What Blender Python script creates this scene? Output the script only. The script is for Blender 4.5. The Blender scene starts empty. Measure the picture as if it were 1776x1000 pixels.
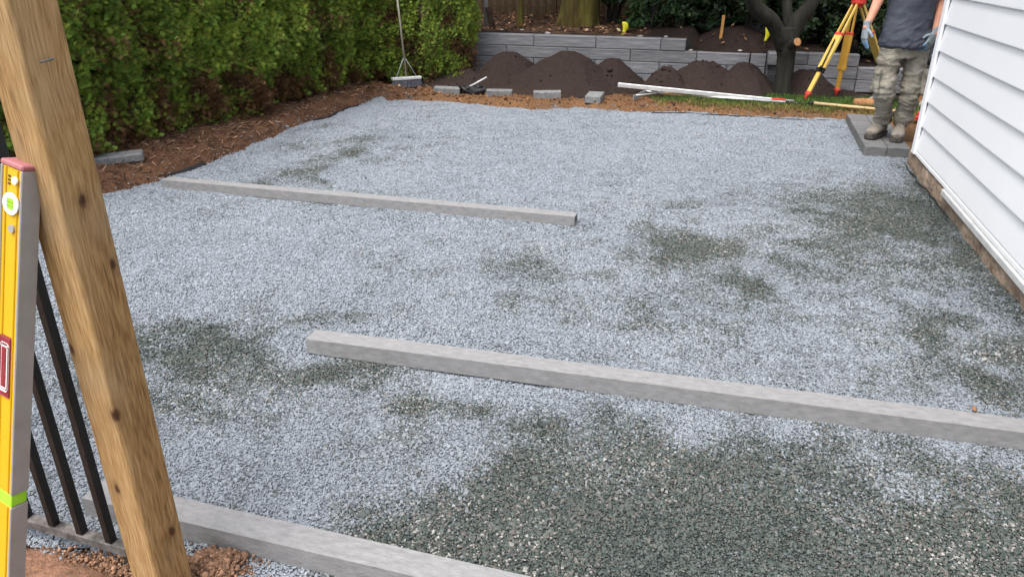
import bpy, bmesh, math, random
import numpy as np
from mathutils import Vector, Matrix
R = math.radians
random.seed(7); rng = np.random.default_rng(7)
sc = bpy.context.scene
C = sc.collection

# ------------------------------------------------------------------ camera, sky, sun, exposure
CAM_H = 1.65; PITCH = 24.07; F = 1283.0            # lens in pixels of a 1776 px wide picture
cam_d = bpy.data.cameras.new('camera'); cam = bpy.data.objects.new('camera', cam_d); C.objects.link(cam)
cam.location = (0, 0, CAM_H); cam.rotation_euler = (R(90 - PITCH), 0, 0)
cam_d.sensor_width = 36; cam_d.lens = F / 1776 * 36; cam_d.clip_start = .05; cam_d.clip_end = 400
sc.camera = cam
SUN_EL, SUN_AZ = 67, 222                            # azimuth the light comes from: degrees clockwise from +Y
w = bpy.data.worlds.new('World'); sc.world = w; w.use_nodes = True
nt = w.node_tree; nt.nodes.clear()
sky = nt.nodes.new('ShaderNodeTexSky'); sky.sky_type = 'NISHITA'; sky.sun_disc = False
sky.sun_elevation = R(SUN_EL); sky.sun_rotation = R(SUN_AZ); sky.dust_density = 3.0; sky.air_density = 1.0
hs = nt.nodes.new('ShaderNodeHueSaturation'); hs.inputs['Saturation'].default_value = .38
bg = nt.nodes.new('ShaderNodeBackground'); bg.inputs['Strength'].default_value = .15
wo = nt.nodes.new('ShaderNodeOutputWorld')
nt.links.new(sky.outputs[0], hs.inputs['Color']); nt.links.new(hs.outputs[0], bg.inputs[0]); nt.links.new(bg.outputs[0], wo.inputs[0])
sun_d = bpy.data.lights.new('sun', 'SUN'); sun_d.energy = 1.1; sun_d.angle = R(30); sun_d.color = (1, .97, .93)
sun = bpy.data.objects.new('sun', sun_d); C.objects.link(sun)
sdir = Vector((math.sin(R(SUN_AZ)) * math.cos(R(SUN_EL)), math.cos(R(SUN_AZ)) * math.cos(R(SUN_EL)), math.sin(R(SUN_EL))))
sun.rotation_euler = (-sdir).to_track_quat('-Z', 'Y').to_euler()
sc.view_settings.view_transform = 'Standard'; sc.view_settings.look = 'None'
sc.view_settings.exposure = 1.5; sc.view_settings.gamma = 1.0; sc.view_settings.use_curve_mapping = False
sc.render.engine = 'CYCLES'

# ------------------------------------------------------------------ measuring: photograph pixel -> point on a level z, or at a depth Y
cp, sp = math.cos(R(PITCH)), math.sin(R(PITCH))
def ray(x, y): return (x - 888.0, F * cp - (y - 500.0) * sp, -F * sp - (y - 500.0) * cp)
def G(x, y, z=0.0):
    d = ray(x, y); k = (z - CAM_H) / d[2]; return Vector((d[0] * k, d[1] * k, z))
def V(x, y, Y):
    d = ray(x, y); k = Y / d[1]; return Vector((d[0] * k, Y, CAM_H + d[2] * k))

# ------------------------------------------------------------------ noise in numpy
_H = rng.random(4096)
def _hash(i, j, k, s): return _H[(i * 1619 + j * 31337 + k * 6971 + s * 1013) & 4095]
def vnoise(x, y, z=0.0, seed=0):
    x = np.asarray(x, float); y = np.asarray(y, float); z = np.broadcast_to(np.asarray(z, float), x.shape)
    i = np.floor(x).astype(int); j = np.floor(y).astype(int); k = np.floor(z).astype(int)
    u = x - i; v = y - j; t = z - k
    u = u * u * (3 - 2 * u); v = v * v * (3 - 2 * v); t = t * t * (3 - 2 * t)
    r = 0
    for a in (0, 1):
        for b in (0, 1):
            for c in (0, 1):
                r = r + _hash(i + a, j + b, k + c, seed) * (u if a else 1 - u) * (v if b else 1 - v) * (t if c else 1 - t)
    return r
def fbm(x, y, z=0.0, seed=0, o=4):
    r = 0; a = .5; n = 0; f = 1.0
    for q in range(o):
        r = r + a * vnoise(np.asarray(x) * f, np.asarray(y) * f, np.asarray(z) * f, seed + q * 17); n += a; a *= .5; f *= 2.03
    return r / n
def sstep(a, b, x): t = np.clip((x - a) / (b - a), 0, 1); return t * t * (3 - 2 * t)

# ------------------------------------------------------------------ mesh helpers
def tag(o, label=None, cat=None, group=None, kind=None):
    if label: o['label'] = label
    if cat: o['category'] = cat
    if group: o['group'] = group
    if kind: o['kind'] = kind
    return o
def link(name, me, mat=None, parent=None, smooth=False):
    o = bpy.data.objects.new(name, me); C.objects.link(o)
    if mat is not None: me.materials.append(mat)
    if parent is not None: o.parent = parent
    if smooth and len(me.polygons): me.polygons.foreach_set('use_smooth', [True] * len(me.polygons))
    return o
def thing(name, loc, label, cat, group=None, rz=0.0):
    o = bpy.data.objects.new(name, None); C.objects.link(o); o.location = loc; o.rotation_euler = (0, 0, rz); o.empty_display_size = .05
    return tag(o, label, cat, group)
def np_mesh(name, v, f, col=None, attrs=None):
    """v (N,3), f (M,k) with a constant k; col (N,3) colour per vertex"""
    me = bpy.data.meshes.new(name); v = np.asarray(v, np.float32); f = np.asarray(f, np.int32)
    me.vertices.add(len(v)); me.vertices.foreach_set('co', v.ravel())
    if len(f):
        k = f.shape[1]
        me.loops.add(f.size); me.loops.foreach_set('vertex_index', f.ravel())
        me.polygons.add(len(f)); me.polygons.foreach_set('loop_start', np.arange(len(f), dtype=np.int32) * k)
    if col is not None:
        a = me.color_attributes.new('Col', 'FLOAT_COLOR', 'POINT')
        a.data.foreach_set('color', np.concatenate([col, np.ones((len(v), 1))], 1).astype(np.float32).ravel())
    for n, d in (attrs or {}).items():
        d = np.asarray(d, np.float32)
        a = me.attributes.new(n, 'FLOAT' if d.ndim == 1 else 'FLOAT_VECTOR', 'POINT')
        a.data.foreach_set('value' if d.ndim == 1 else 'vector', d.ravel())
    me.update(); me.validate()
    return me
def scatter(name, tv, tf, pos, rot, scale, col=None):
    """copies of one small template joined into one mesh"""
    N = len(pos); T = len(tv)
    v = np.einsum('nij,tj->nti', rot, tv) * np.asarray(scale).reshape(N, 1, -1) + pos[:, None, :]
    f = (np.arange(N)[:, None, None] * T + np.asarray(tf)[None]).reshape(-1, len(tf[0]))
    c = None if col is None else np.repeat(col, T, axis=0)
    return np_mesh(name, v.reshape(-1, 3), f, c)
def rot_from(zdir, xdir):
    """frames with local Z along zdir and local X near xdir"""
    z = zdir / np.linalg.norm(zdir, axis=1, keepdims=True)
    y = np.cross(z, xdir); y /= np.linalg.norm(y, axis=1, keepdims=True) + 1e-9
    x = np.cross(y, z); return np.stack([x, y, z], axis=2)
def box_bm(bm, sx, sy, sz, M=None, bev=0.0, seg=1):
    r = bmesh.ops.create_cube(bm, size=1.0); vs = r['verts']
    bmesh.ops.scale(bm, vec=(sx, sy, sz), verts=vs)
    if bev:
        es = list({e for v in vs for e in v.link_edges})
        rr = bmesh.ops.bevel(bm, geom=es, offset=bev, segments=seg, affect='EDGES', profile=.5)
        vs = list({v for f in rr['faces'] for v in f.verts} | {v for v in vs if v.is_valid})
    if M is not None: bmesh.ops.transform(bm, matrix=M, verts=vs)
    return vs
def bm_obj(name, bm, mat, parent=None, smooth=False):
    me = bpy.data.meshes.new(name); bmesh.ops.recalc_face_normals(bm, faces=bm.faces); bm.to_mesh(me); bm.free()
    return link(name, me, mat, parent, smooth)
def box(name, size, loc, mat, parent=None, rot=(0, 0, 0), bev=.003, seg=1):
    bm = bmesh.new(); box_bm(bm, *size, bev=bev, seg=seg)
    o = bm_obj(name, bm, mat, parent); o.location = loc; o.rotation_euler = rot; return o
def tube_bm(bm, pts, rad, n=10, side=None, cap=True, flat=None):
    """loft along pts; rad = list of r or (r_side, r_normal)"""
    pts = [Vector(p) for p in pts]; rings = []; N = len(pts); s_prev = None
    for i, p in enumerate(pts):
        t = (pts[min(i + 1, N - 1)] - pts[max(i - 1, 0)]).normalized()
        s = Vector(side) if side is not None else (s_prev if s_prev is not None else (Vector((1, 0, 0)) if abs(t.x) < .8 else Vector((0, 1, 0))))
        s = (s - t * s.dot(t)).normalized(); s_prev = s; nrm = t.cross(s)
        r = rad[i] if isinstance(rad, (list, tuple)) else rad
        ra, rb = r if isinstance(r, (list, tuple)) else (r, r)
        rings.append([bm.verts.new(p + s * (ra * math.cos(2 * math.pi * k / n)) + nrm * (rb * math.sin(2 * math.pi * k / n))) for k in range(n)])
    for a, b in zip(rings, rings[1:]):
        for k in range(n): bm.faces.new((a[k], a[(k + 1) % n], b[(k + 1) % n], b[k]))
    if cap: bm.faces.new(rings[0][::-1]); bm.faces.new(rings[-1])
def tube(name, pts, rad, mat, parent=None, n=10, side=None, smooth=True):
    bm = bmesh.new(); tube_bm(bm, pts, rad, n, side); return bm_obj(name, bm, mat, parent, smooth)
def local(o):                                       # world -> local of an Empty with location and z rotation
    bpy.context.view_layer.update(); return o.matrix_world.inverted()

# ------------------------------------------------------------------ materials
def mat_base(name):
    m = bpy.data.materials.new(name); m.use_nodes = True; t = m.node_tree
    return m, t, t.nodes['Principled BSDF'], t.nodes, t.links
def ramp(n, cols, pos):
    r = n.new('ShaderNodeValToRGB'); e = r.color_ramp.elements
    while len(e) < len(cols): e.new(.5)
    for i, (c, p) in enumerate(zip(cols, pos)): e[i].position = p; e[i].color = (*c, 1)
    return r
def pmat(name, c1, c2, scale=8, rough=.8, bump=.0, bscale=None, stretch=(1, 1, 1), coord='Object', detail=6, spec=.3, metal=0, rnd=0.0, bdist=.01):
    m, t, b, n, l = mat_base(name)
    tc = n.new('ShaderNodeTexCoord'); mp = n.new('ShaderNodeMapping'); mp.inputs['Scale'].default_value = stretch
    if coord == 'World':
        g = n.new('ShaderNodeNewGeometry'); l.new(g.outputs['Position'], mp.inputs[0])
    else: l.new(tc.outputs[coord], mp.inputs[0])
    ns = n.new('ShaderNodeTexNoise'); ns.inputs['Scale'].default_value = scale; ns.inputs['Detail'].default_value = detail; ns.inputs['Roughness'].default_value = .62
    l.new(mp.outputs[0], ns.inputs['Vector'])
    r = ramp(n, [c1, c2], [.3, .7]); l.new(ns.outputs['Fac'], r.inputs[0]); out = r.outputs[0]
    if rnd:
        oi = n.new('ShaderNodeObjectInfo'); mr = n.new('ShaderNodeMapRange'); mr.inputs[3].default_value = 1 - rnd; mr.inputs[4].default_value = 1 + rnd
        l.new(oi.outputs['Random'], mr.inputs[0])
        mx = n.new('ShaderNodeMixRGB'); mx.blend_type = 'MULTIPLY'; mx.inputs[0].default_value = 1
        l.new(out, mx.inputs[1]); l.new(mr.outputs[0], mx.inputs[2]); out = mx.outputs[0]
    l.new(out, b.inputs['Base Color']); b.inputs['Roughness'].default_value = rough; b.inputs['Specular IOR Level'].default_value = spec; b.inputs['Metallic'].default_value = metal
    if bump:
        n2 = n.new('ShaderNodeTexNoise'); n2.inputs['Scale'].default_value = bscale or scale * 3; n2.inputs['Detail'].default_value = 8; l.new(mp.outputs[0], n2.inputs['Vector'])
        bp = n.new('ShaderNodeBump'); bp.inputs['Strength'].default_value = bump; bp.inputs['Distance'].default_value = bdist
        l.new(n2.outputs['Fac'], bp.inputs['Height']); l.new(bp.outputs[0], b.inputs['Normal'])
    return m
def leaf_mat(name, trans=.35, rough=.6, spec=.25, tint=(1, 1, 1)):
    m, t, b, n, l = mat_base(name)
    a = n.new('ShaderNodeAttribute'); a.attribute_name = 'Col'
    l.new(a.outputs['Color'], b.inputs['Base Color']); b.inputs['Roughness'].default_value = rough; b.inputs['Specular IOR Level'].default_value = spec
    if trans:
        tr = n.new('ShaderNodeBsdfTranslucent'); mx = n.new('ShaderNodeMixShader'); mx.inputs[0].default_value = trans
        l.new(a.outputs['Color'], tr.inputs['Color']); l.new(b.outputs[0], mx.inputs[1]); l.new(tr.outputs[0], mx.inputs[2])
        l.new(mx.outputs[0], n['Material Output'].inputs['Surface'])
    return m
def col_mat(name, scale=30, rough=.9, bump=.6, bdist=.02, spec=.15, var=.5):
    """vertex colour times a fine grain"""
    m, t, b, n, l = mat_base(name)
    a = n.new('ShaderNodeAttribute'); a.attribute_name = 'Col'
    tc = n.new('ShaderNodeTexCoord'); ns = n.new('ShaderNodeTexNoise'); ns.inputs['Scale'].default_value = scale; ns.inputs['Detail'].default_value = 8; ns.inputs['Roughness'].default_value = .7
    l.new(tc.outputs['Object'], ns.inputs['Vector'])
    mr = n.new('ShaderNodeMapRange'); mr.inputs[1].default_value = .25; mr.inputs[2].default_value = .75; mr.inputs[3].default_value = 1 - var; mr.inputs[4].default_value = 1 + var
    l.new(ns.outputs['Fac'], mr.inputs[0])
    mx = n.new('ShaderNodeMixRGB'); mx.blend_type = 'MULTIPLY'; mx.inputs[0].default_value = 1
    l.new(a.outputs['Color'], mx.inputs[1]); l.new(mr.outputs[0], mx.inputs[2]); l.new(mx.outputs[0], b.inputs['Base Color'])
    b.inputs['Roughness'].default_value = rough; b.inputs['Specular IOR Level'].default_value = spec
    bp = n.new('ShaderNodeBump'); bp.inputs['Strength'].default_value = bump; bp.inputs['Distance'].default_value = bdist
    l.new(ns.outputs['Fac'], bp.inputs['Height']); l.new(bp.outputs[0], b.inputs['Normal'])
    return m
POST_KNOTS = [(.053, .0, 1.174, .011), (.053, .034, 1.013, .010), (-.040, -.053, .816, .012), (.05, -.047, .655, .013), (.053, .022, .245, .012), (.053, -.02, 1.62, .009), (-.01, -.053, .42, .011)]
def wood_mat(name, c_dark, c_mid, c_light, grain=55, rough=.75, knots=None):
    """grain along local Z, with knots"""
    m, t, b, n, l = mat_base(name)
    tc = n.new('ShaderNodeTexCoord')
    mp = n.new('ShaderNodeMapping'); mp.inputs['Scale'].default_value = (1, 1, .06); l.new(tc.outputs['Object'], mp.inputs[0])
    wob = n.new('ShaderNodeTexNoise'); wob.inputs['Scale'].default_value = 5; l.new(tc.outputs['Object'], wob.inputs['Vector'])
    va = n.new('ShaderNodeVectorMath'); va.operation = 'MULTIPLY_ADD'; va.inputs[1].default_value = (.03, .03, 0); l.new(wob.outputs['Color'], va.inputs[0]); l.new(mp.outputs[0], va.inputs[2])
    n1 = n.new('ShaderNodeTexNoise'); n1.inputs['Scale'].default_value = grain; n1.inputs['Detail'].default_value = 7; l.new(va.outputs[0], n1.inputs['Vector'])
    n2 = n.new('ShaderNodeTexNoise'); n2.inputs['Scale'].default_value = 7; n2.inputs['Detail'].default_value = 4; l.new(va.outputs[0], n2.inputs['Vector'])
    mxf = n.new('ShaderNodeMath'); mxf.operation = 'MULTIPLY_ADD'; mxf.inputs[1].default_value = .55; l.new(n1.outputs['Fac'], mxf.inputs[0])
    m2 = n.new('ShaderNodeMath'); m2.operation = 'MULTIPLY'; m2.inputs[1].default_value = .45; l.new(n2.outputs['Fac'], m2.inputs[0]); l.new(m2.outputs[0], mxf.inputs[2])
    r = ramp(n, [c_dark, c_mid, c_light], [.36, .5, .64]); l.new(mxf.outputs[0], r.inputs[0]); out = r.outputs[0]
    # weathered grey-green bloom
    n3 = n.new('ShaderNodeTexNoise'); n3.inputs['Scale'].default_value = 3.1; n3.inputs['Detail'].default_value = 5; l.new(tc.outputs['Object'], n3.inputs['Vector'])
    rr = ramp(n, [(0, 0, 0), (1, 1, 1)], [.5, .72]); l.new(n3.outputs['Fac'], rr.inputs[0])
    k0 = n.new('ShaderNodeMath'); k0.operation = 'MULTIPLY'; k0.inputs[1].default_value = .45; l.new(rr.outputs[0], k0.inputs[0])
    mg = n.new('ShaderNodeMixRGB'); l.new(k0.outputs[0], mg.inputs[0]); l.new(out, mg.inputs[1]); mg.inputs[2].default_value = (.30, .24, .17, 1); out = mg.outputs[0]
    hgt = mxf.outputs[0]
    if knots:
        wv_ = n.new('ShaderNodeTexNoise'); wv_.inputs['Scale'].default_value = 70; l.new(tc.outputs['Object'], wv_.inputs['Vector'])
        wa_ = n.new('ShaderNodeVectorMath'); wa_.operation = 'MULTIPLY_ADD'; wa_.inputs[1].default_value = (.010, .010, .014); l.new(wv_.outputs['Color'], wa_.inputs[0]); l.new(tc.outputs['Object'], wa_.inputs[2])
        prev = None
        for kx, ky, kz, kr in knots:
            sb = n.new('ShaderNodeVectorMath'); sb.operation = 'SUBTRACT'; sb.inputs[1].default_value = (kx + .005, ky + .005, kz + .007); l.new(wa_.outputs[0], sb.inputs[0])
            sc_ = n.new('ShaderNodeVectorMath'); sc_.operation = 'MULTIPLY'; sc_.inputs[1].default_value = (1 / kr, 1 / kr, .6 / kr); l.new(sb.outputs[0], sc_.inputs[0])
            ln = n.new('ShaderNodeVectorMath'); ln.operation = 'LENGTH'; l.new(sc_.outputs[0], ln.inputs[0])
            if prev is None: prev = ln.outputs['Value']
            else:
                mn = n.new('ShaderNodeMath'); mn.operation = 'MINIMUM'; l.new(prev, mn.inputs[0]); l.new(ln.outputs['Value'], mn.inputs[1]); prev = mn.outputs[0]
        dv = n.new('ShaderNodeMath'); dv.operation = 'MULTIPLY'; dv.inputs[1].default_value = .25; l.new(prev, dv.inputs[0])
        rk = ramp(n, [(1, 1, 1), (.75, .75, .75), (.28, .28, .28), (0, 0, 0)], [.10, .17, .26, .60]); l.new(dv.outputs[0], rk.inputs[0])
        mz = n.new('ShaderNodeMixRGB'); l.new(rk.outputs[0], mz.inputs[0]); l.new(out, mz.inputs[1]); mz.inputs[2].default_value = (.06, .026, .012, 1); out = mz.outputs[0]
    # long drying checks
    mc = n.new('ShaderNodeMapping'); mc.inputs['Scale'].default_value = (1, 1, .035); l.new(tc.outputs['Object'], mc.inputs[0])
    nc = n.new('ShaderNodeTexNoise'); nc.inputs['Scale'].default_value = 26; nc.inputs['Detail'].default_value = 3; l.new(mc.outputs[0], nc.inputs['Vector'])
    rc = ramp(n, [(1, 1, 1), (0, 0, 0)], [.27, .295]); l.new(nc.outputs['Fac'], rc.inputs[0])
    md = n.new('ShaderNodeMixRGB'); l.new(rc.outputs[0], md.inputs[0]); l.new(out, md.inputs[1]); md.inputs[2].default_value = (.06, .035, .018, 1); out = md.outputs[0]
    l.new(out, b.inputs['Base Color']); b.inputs['Roughness'].default_value = rough; b.inputs['Specular IOR Level'].default_value = .2
    hs_ = n.new('ShaderNodeMath'); hs_.operation = 'SUBTRACT'; l.new(hgt, hs_.inputs[0]); l.new(rc.outputs[0], hs_.inputs[1])
    bp = n.new('ShaderNodeBump'); bp.inputs['Strength'].default_value = .5; bp.inputs['Distance'].default_value = .004; l.new(hs_.outputs[0], bp.inputs['Height']); l.new(bp.outputs[0], b.inputs['Normal'])
    return m

M = {}
M['soil'] = col_mat('soil', 38, bump=.9, bdist=.03, var=.55)
M['pile'] = pmat('topsoil', (.018, .0125, .0105), (.048, .034, .029), 60, .95, .8, 110, bdist=.012, spec=.1)
M['leaf'] = leaf_mat('foliage')
M['leaf_dark'] = leaf_mat('evergreen_foliage', .2, .5)
M['litter'] = leaf_mat('litter', 0, .9, .1)
M['bark'] = pmat('bark', (.006, .0055, .004), (.028, .025, .018), 12, .95, 1.0, 14, (1, 1, .25), bdist=.03)
M['moss_bark'] = pmat('mossy_bark', (.035, .016, .009), (.12, .105, .018), 9, .95, 1.0, 16, (1, 1, .15), bdist=.05)
M['twig'] = pmat('twig', (.03, .018, .012), (.10, .065, .045), 20, .95)
M['block'] = pmat('wood_textured_block', (.11, .111, .120), (.235, .23, .236), 5, .85, 1.0, 14, (.7, 9, 9), rnd=.16, bdist=.008)
M['paver'] = pmat('charcoal_paver', (.10, .10, .098), (.185, .182, .176), 9, .85, .6, 22, (1, 5, 5), rnd=.08)
M['brick'] = pmat('grey_concrete_block', (.12, .12, .12), (.23, .23, .227), 22, .9, .5, 60, rnd=.1)
M['alu'] = pmat('dusty_aluminium', (.19, .185, .183), (.285, .278, .275), 55, .7, .25, 160, (.4, 1, 1), detail=9, metal=.15, spec=.35)
M['alu_bright'] = pmat('bright_aluminium', (.5, .5, .5), (.72, .71, .70), 9, .38, metal=.6)
M['vinyl'] = pmat('white_vinyl', (.84, .84, .85), (.87, .87, .875), 1.5, .45, .08, 120, spec=.4, bdist=.002)
M['flash'] = pmat('grey_flashing', (.45, .45, .44), (.6, .6, .58), 8, .6)
M['concrete'] = pmat('old_concrete', (.16, .11, .075), (.34, .26, .19), 6, .95, 1.0, 18, bdist=.03)
M['post'] = wood_mat('treated_timber', (.145, .075, .027), (.30, .178, .072), (.41, .27, .13), grain=210, knots=POST_KNOTS)
M['oldwood'] = wood_mat('old_fence_wood', (.035, .02, .01), (.075, .045, .022), (.12, .08, .04))
M['handle'] = wood_mat('tool_handle_wood', (.42, .27, .12), (.55, .38, .19), (.62, .46, .26))
M['pale_handle'] = wood_mat('grey_weathered_handle', (.24, .21, .165), (.31, .28, .225), (.37, .34, .28))
M['cutwood'] = wood_mat('cut_log', (.16, .07, .03), (.28, .13, .055), (.36, .19, .08))
M['tripod'] = pmat('yellow_tripod_wood', (.52, .33, .06), (.66, .46, .13), 12, .45, stretch=(1, 1, .2))
M['tripod_dark'] = pmat('amber_tripod_wood', (.40, .21, .03), (.50, .28, .05), 12, .45, stretch=(1, 1, .2))
M['red'] = pmat('red_metal', (.42, .028, .02), (.55, .05, .035), 14, .5)
M['black'] = pmat('black_metal', (.006, .006, .006), (.014, .013, .013), 20, .4, .2, 90)
M['rust'] = pmat('dusty_rusty_rail', (.02, .015, .012), (.16, .145, .135), 22, .85, .5, 60)
M['fabric'] = pmat('black_landscape_fabric', (.006, .006, .007), (.022, .022, .024), 40, .9, .5, 120)
M['yellow'] = pmat('yellow_enamel', (.56, .315, .010), (.60, .345, .016), 4, .35, .04, 60)
M['level_edge'] = pmat('milled_aluminium', (.27, .262, .258), (.34, .33, .326), 12, .5, .06, 90, metal=.2)
M['white'] = pmat('white_plastic', (.72, .72, .70), (.8, .8, .78), 5, .4)
M['vial'] = pmat('green_vial', (.22, .52, .02), (.36, .70, .05), 12, .15)
M['pink'] = pmat('faded_red_rubber', (.28, .09, .10), (.38, .15, .155), 9, .7)
M['darkred'] = pmat('dark_red_insert', (.16, .012, .02), (.24, .03, .035), 12, .5)
M['ink'] = pmat('black_print', (.05, .03, .01), (.08, .05, .02), 12, .6)
M['skin'] = pmat('skin', (.52, .23, .145), (.62, .31, .205), 14, .55, .1, 160)
M['shirt'] = pmat('grey_cotton', (.062, .068, .085), (.088, .096, .117), 8, .95, .4, 240, spec=.1, bdist=.004)
M['trousers'] = pmat('khaki_canvas', (.19, .172, .138), (.33, .303, .25), 7, .95, .4, 220, spec=.1, bdist=.004)
M['glove'] = pmat('grey_knit_glove', (.20, .23, .25), (.30, .33, .345), 30, .9, .4, 300)
M['glove_blue'] = pmat('blue_palm_coating', (.12, .22, .36), (.20, .32, .46), 30, .7)
M['boot'] = pmat('tan_work_boot', (.19, .165, .135), (.30, .265, .225), 12, .9, .4, 60)
M['sole'] = pmat('boot_sole', (.03, .027, .024), (.12, .105, .09), 14, .9)
M['dark_cloth'] = pmat('charcoal_cloth', (.02, .02, .024), (.05, .05, .056), 10, .95, .4, 120)
M['hair'] = pmat('dark_hair', (.015, .01, .007), (.03, .02, .014), 40, .7, .5, 120)
M['ribbon'] = pmat('yellow_ribbon', (.62, .56, .02), (.7, .64, .04), 8, .6)
M['stake'] = pmat('new_stake_wood', (.42, .20, .06), (.50, .27, .09), 16, .8)
M['steel'] = pmat('galvanised_steel', (.36, .37, .39), (.52, .53, .55), 9, .5, metal=.1)
M['bristle'] = pmat('grey_bristle', (.07, .07, .085), (.13, .13, .15), 30, .9, .8, 90)
M['stone'] = pmat('pale_stone', (.25, .23, .21), (.45, .43, .40), 14, .9, .5, 30, rnd=.2)
M['roof'] = pmat('asphalt_shingle', (.05, .05, .05), (.1, .1, .1), 20, .95)

# ------------------------------------------------------------------ the plot: outline of the gravel, levels of the ground
edge_px = [(180, 338), (225, 328), (272, 317), (330, 291), (362, 283), (392, 268), (425, 259), (440, 248), (475, 240), (500, 226), (545, 208), (575, 203), (600, 189), (625, 182), (650, 170), (662, 168), (675, 174),
           (700, 173), (760, 176), (800, 180), (870, 186), (930, 190), (1000, 187), (1050, 190), (1090, 194), (1200, 195), (1340, 204), (1470, 208)]
near_px = [(560, 1075), (380, 1030), (215, 985), (120, 958), (25, 938), (-220, 880)]
HC = V(1589, 264, 1.0)                                  # direction only
HCz = .14; HCp = G(1589, 264, HCz); HA = 15.9           # house corner and the bearing of its wall
hd = Vector((math.sin(R(HA)), math.cos(R(HA)), 0)); hn = Vector((-hd.y, hd.x, 0)) * 1.0   # along the wall; hn points out of it
hn = Vector((-math.cos(R(HA)), math.sin(R(HA)), 0))
poly = [G(*p) for p in edge_px] + [G(1496, 262), G(1563, 273), HCp - hd * .15 + Vector((.25, 0, 0)), HCp - hd * 7 + Vector((.25, 0, 0)), Vector((2.2, -1.0, 0)), Vector((0, .95, 0))] + [G(*p) for p in near_px] + [G(-420, 520)]
PX = np.array([p.x for p in poly]); PY = np.array([p.y for p in poly])
def inside(x, y):
    r = np.zeros(x.shape, bool); n = len(PX)
    for i in range(n):
        x1, y1, x2, y2 = PX[i], PY[i], PX[(i + 1) % n], PY[(i + 1) % n]
        c = ((y1 > y) != (y2 > y)) & (x < (x2 - x1) * (y - y1) / (y2 - y1 + 1e-12) + x1); r ^= c
    return r
def edist(x, y, ax=None, ay=None):
    ax = PX if ax is None else ax; ay = PY if ay is None else ay
    d = np.full(x.shape, 1e9); n = len(ax)
    for i in range(n):
        x1, y1, x2, y2 = ax[i], ay[i], ax[(i + 1) % n], ay[(i + 1) % n]
        L = (x2 - x1) ** 2 + (y2 - y1) ** 2 + 1e-12
        t = np.clip(((x - x1) * (x2 - x1) + (y - y1) * (y2 - y1)) / L, 0, 1)
        d = np.minimum(d, np.hypot(x - x1 - t * (x2 - x1), y - y1 - t * (y2 - y1)))
    return d
def sd(x, y): d = edist(x, y); return np.where(inside(x, y), -d, d)      # negative inside the gravel
HED0 = Vector((-3.62, 6.17)); HED1 = Vector((-2.02, 10.5))               # front line of the hedge
hv = (HED1 - HED0).normalized(); hp = Vector((-hv.y, hv.x))              # hp points into the hedge
def hedge_side(x, y): return (x - HED0.x) * hp.x + (y - HED0.y) * hp.y
def ground_z(x, y):
    x = np.asarray(x, float); y = np.asarray(y, float)
    s = sd(x, y) + (fbm(x * 7, y * 7, 0, 5, 3) - .5) * .10
    k = sstep(-.02, .10, s)
    lump = (fbm(x * 3.1, y * 3.1, 0, 1) - .5) * .07 + (fbm(x * 17, y * 17, 0, 9) - .5) * .045
    bl = sstep(-1.3, -.9, hedge_side(x, y)) * (y < 10.2); bank = .055 + bl * .035 + .05 * sstep(-.9, .1, hedge_side(x, y)) * (y < 12); lump = lump * (1 + .9 * bl)
    return -.035 + k * (bank + .035 + lump)
def zg(x, y): return float(ground_z(np.array([x]), np.array([y]))[0])

# ground sheet: fine where it shows, coarse out to the horizon
def grid(x0, x1, y0, y1, st):
    nx = int((x1 - x0) / st) + 1; ny = int((y1 - y0) / st) + 1
    X, Y = np.meshgrid(np.linspace(x0, x1, nx), np.linspace(y0, y1, ny))
    i = np.arange((ny - 1) * nx).reshape(ny - 1, nx)[:, :-1].ravel()
    return X.ravel(), Y.ravel(), np.stack([i, i + 1, i + nx + 1, i + nx], 1)
x, y, f = grid(-7, 8, .2, 13.5, .04)
z = ground_z(x, y)
s_ = sd(x, y); hsd = hedge_side(x, y)
mul = sstep(-1.15, -.75, hsd + (fbm(x * 2, y * 2, 0, 3) - .5) * .7) * (1 - sstep(9.6, 10.3, y - x * .1))   # mulch and dead cedar needles under the hedge
mul = np.maximum(mul, (y < 4) * (x < -1.4) * 0.6)
clay = fbm(x * 2.2, y * 2.2, 0, 21)
c_clay = np.stack([.115 + .085 * clay, .062 + .042 * clay, .030 + .019 * clay], 1)
c_mul = np.stack([.085 + .075 * clay, .044 + .036 * clay, .026 + .018 * clay], 1)
near = (y < 2.6)[:, None]
c_near = np.stack([.22 + .12 * clay, .12 + .06 * clay, .075 + .035 * clay], 1)
col = c_clay * (1 - mul[:, None]) + c_mul * mul[:, None]; col = np.where(near, c_near, col)
dk = sstep(9.75, 10.1, y + .3 * x - .2) * (y > 8)                                                   # dark topsoil trodden round the heaps
col = col * (1 - dk[:, None]) + np.array([.045, .031, .026]) * dk[:, None]
me = np_mesh('ground', np.stack([x, y, z], 1), f, col)
g = link('ground', me, M['soil'], smooth=True); tag(g, kind='structure')
x, y, f = grid(-150, 150, -60, 200, 10)
me = np_mesh('terrain', np.stack([x, y, np.full(x.shape, -.09)], 1), f, np.tile([.06, .075, .03], (len(x), 1)))
tag(link('lawn_terrain', me, M['soil']), kind='structure')

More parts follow.
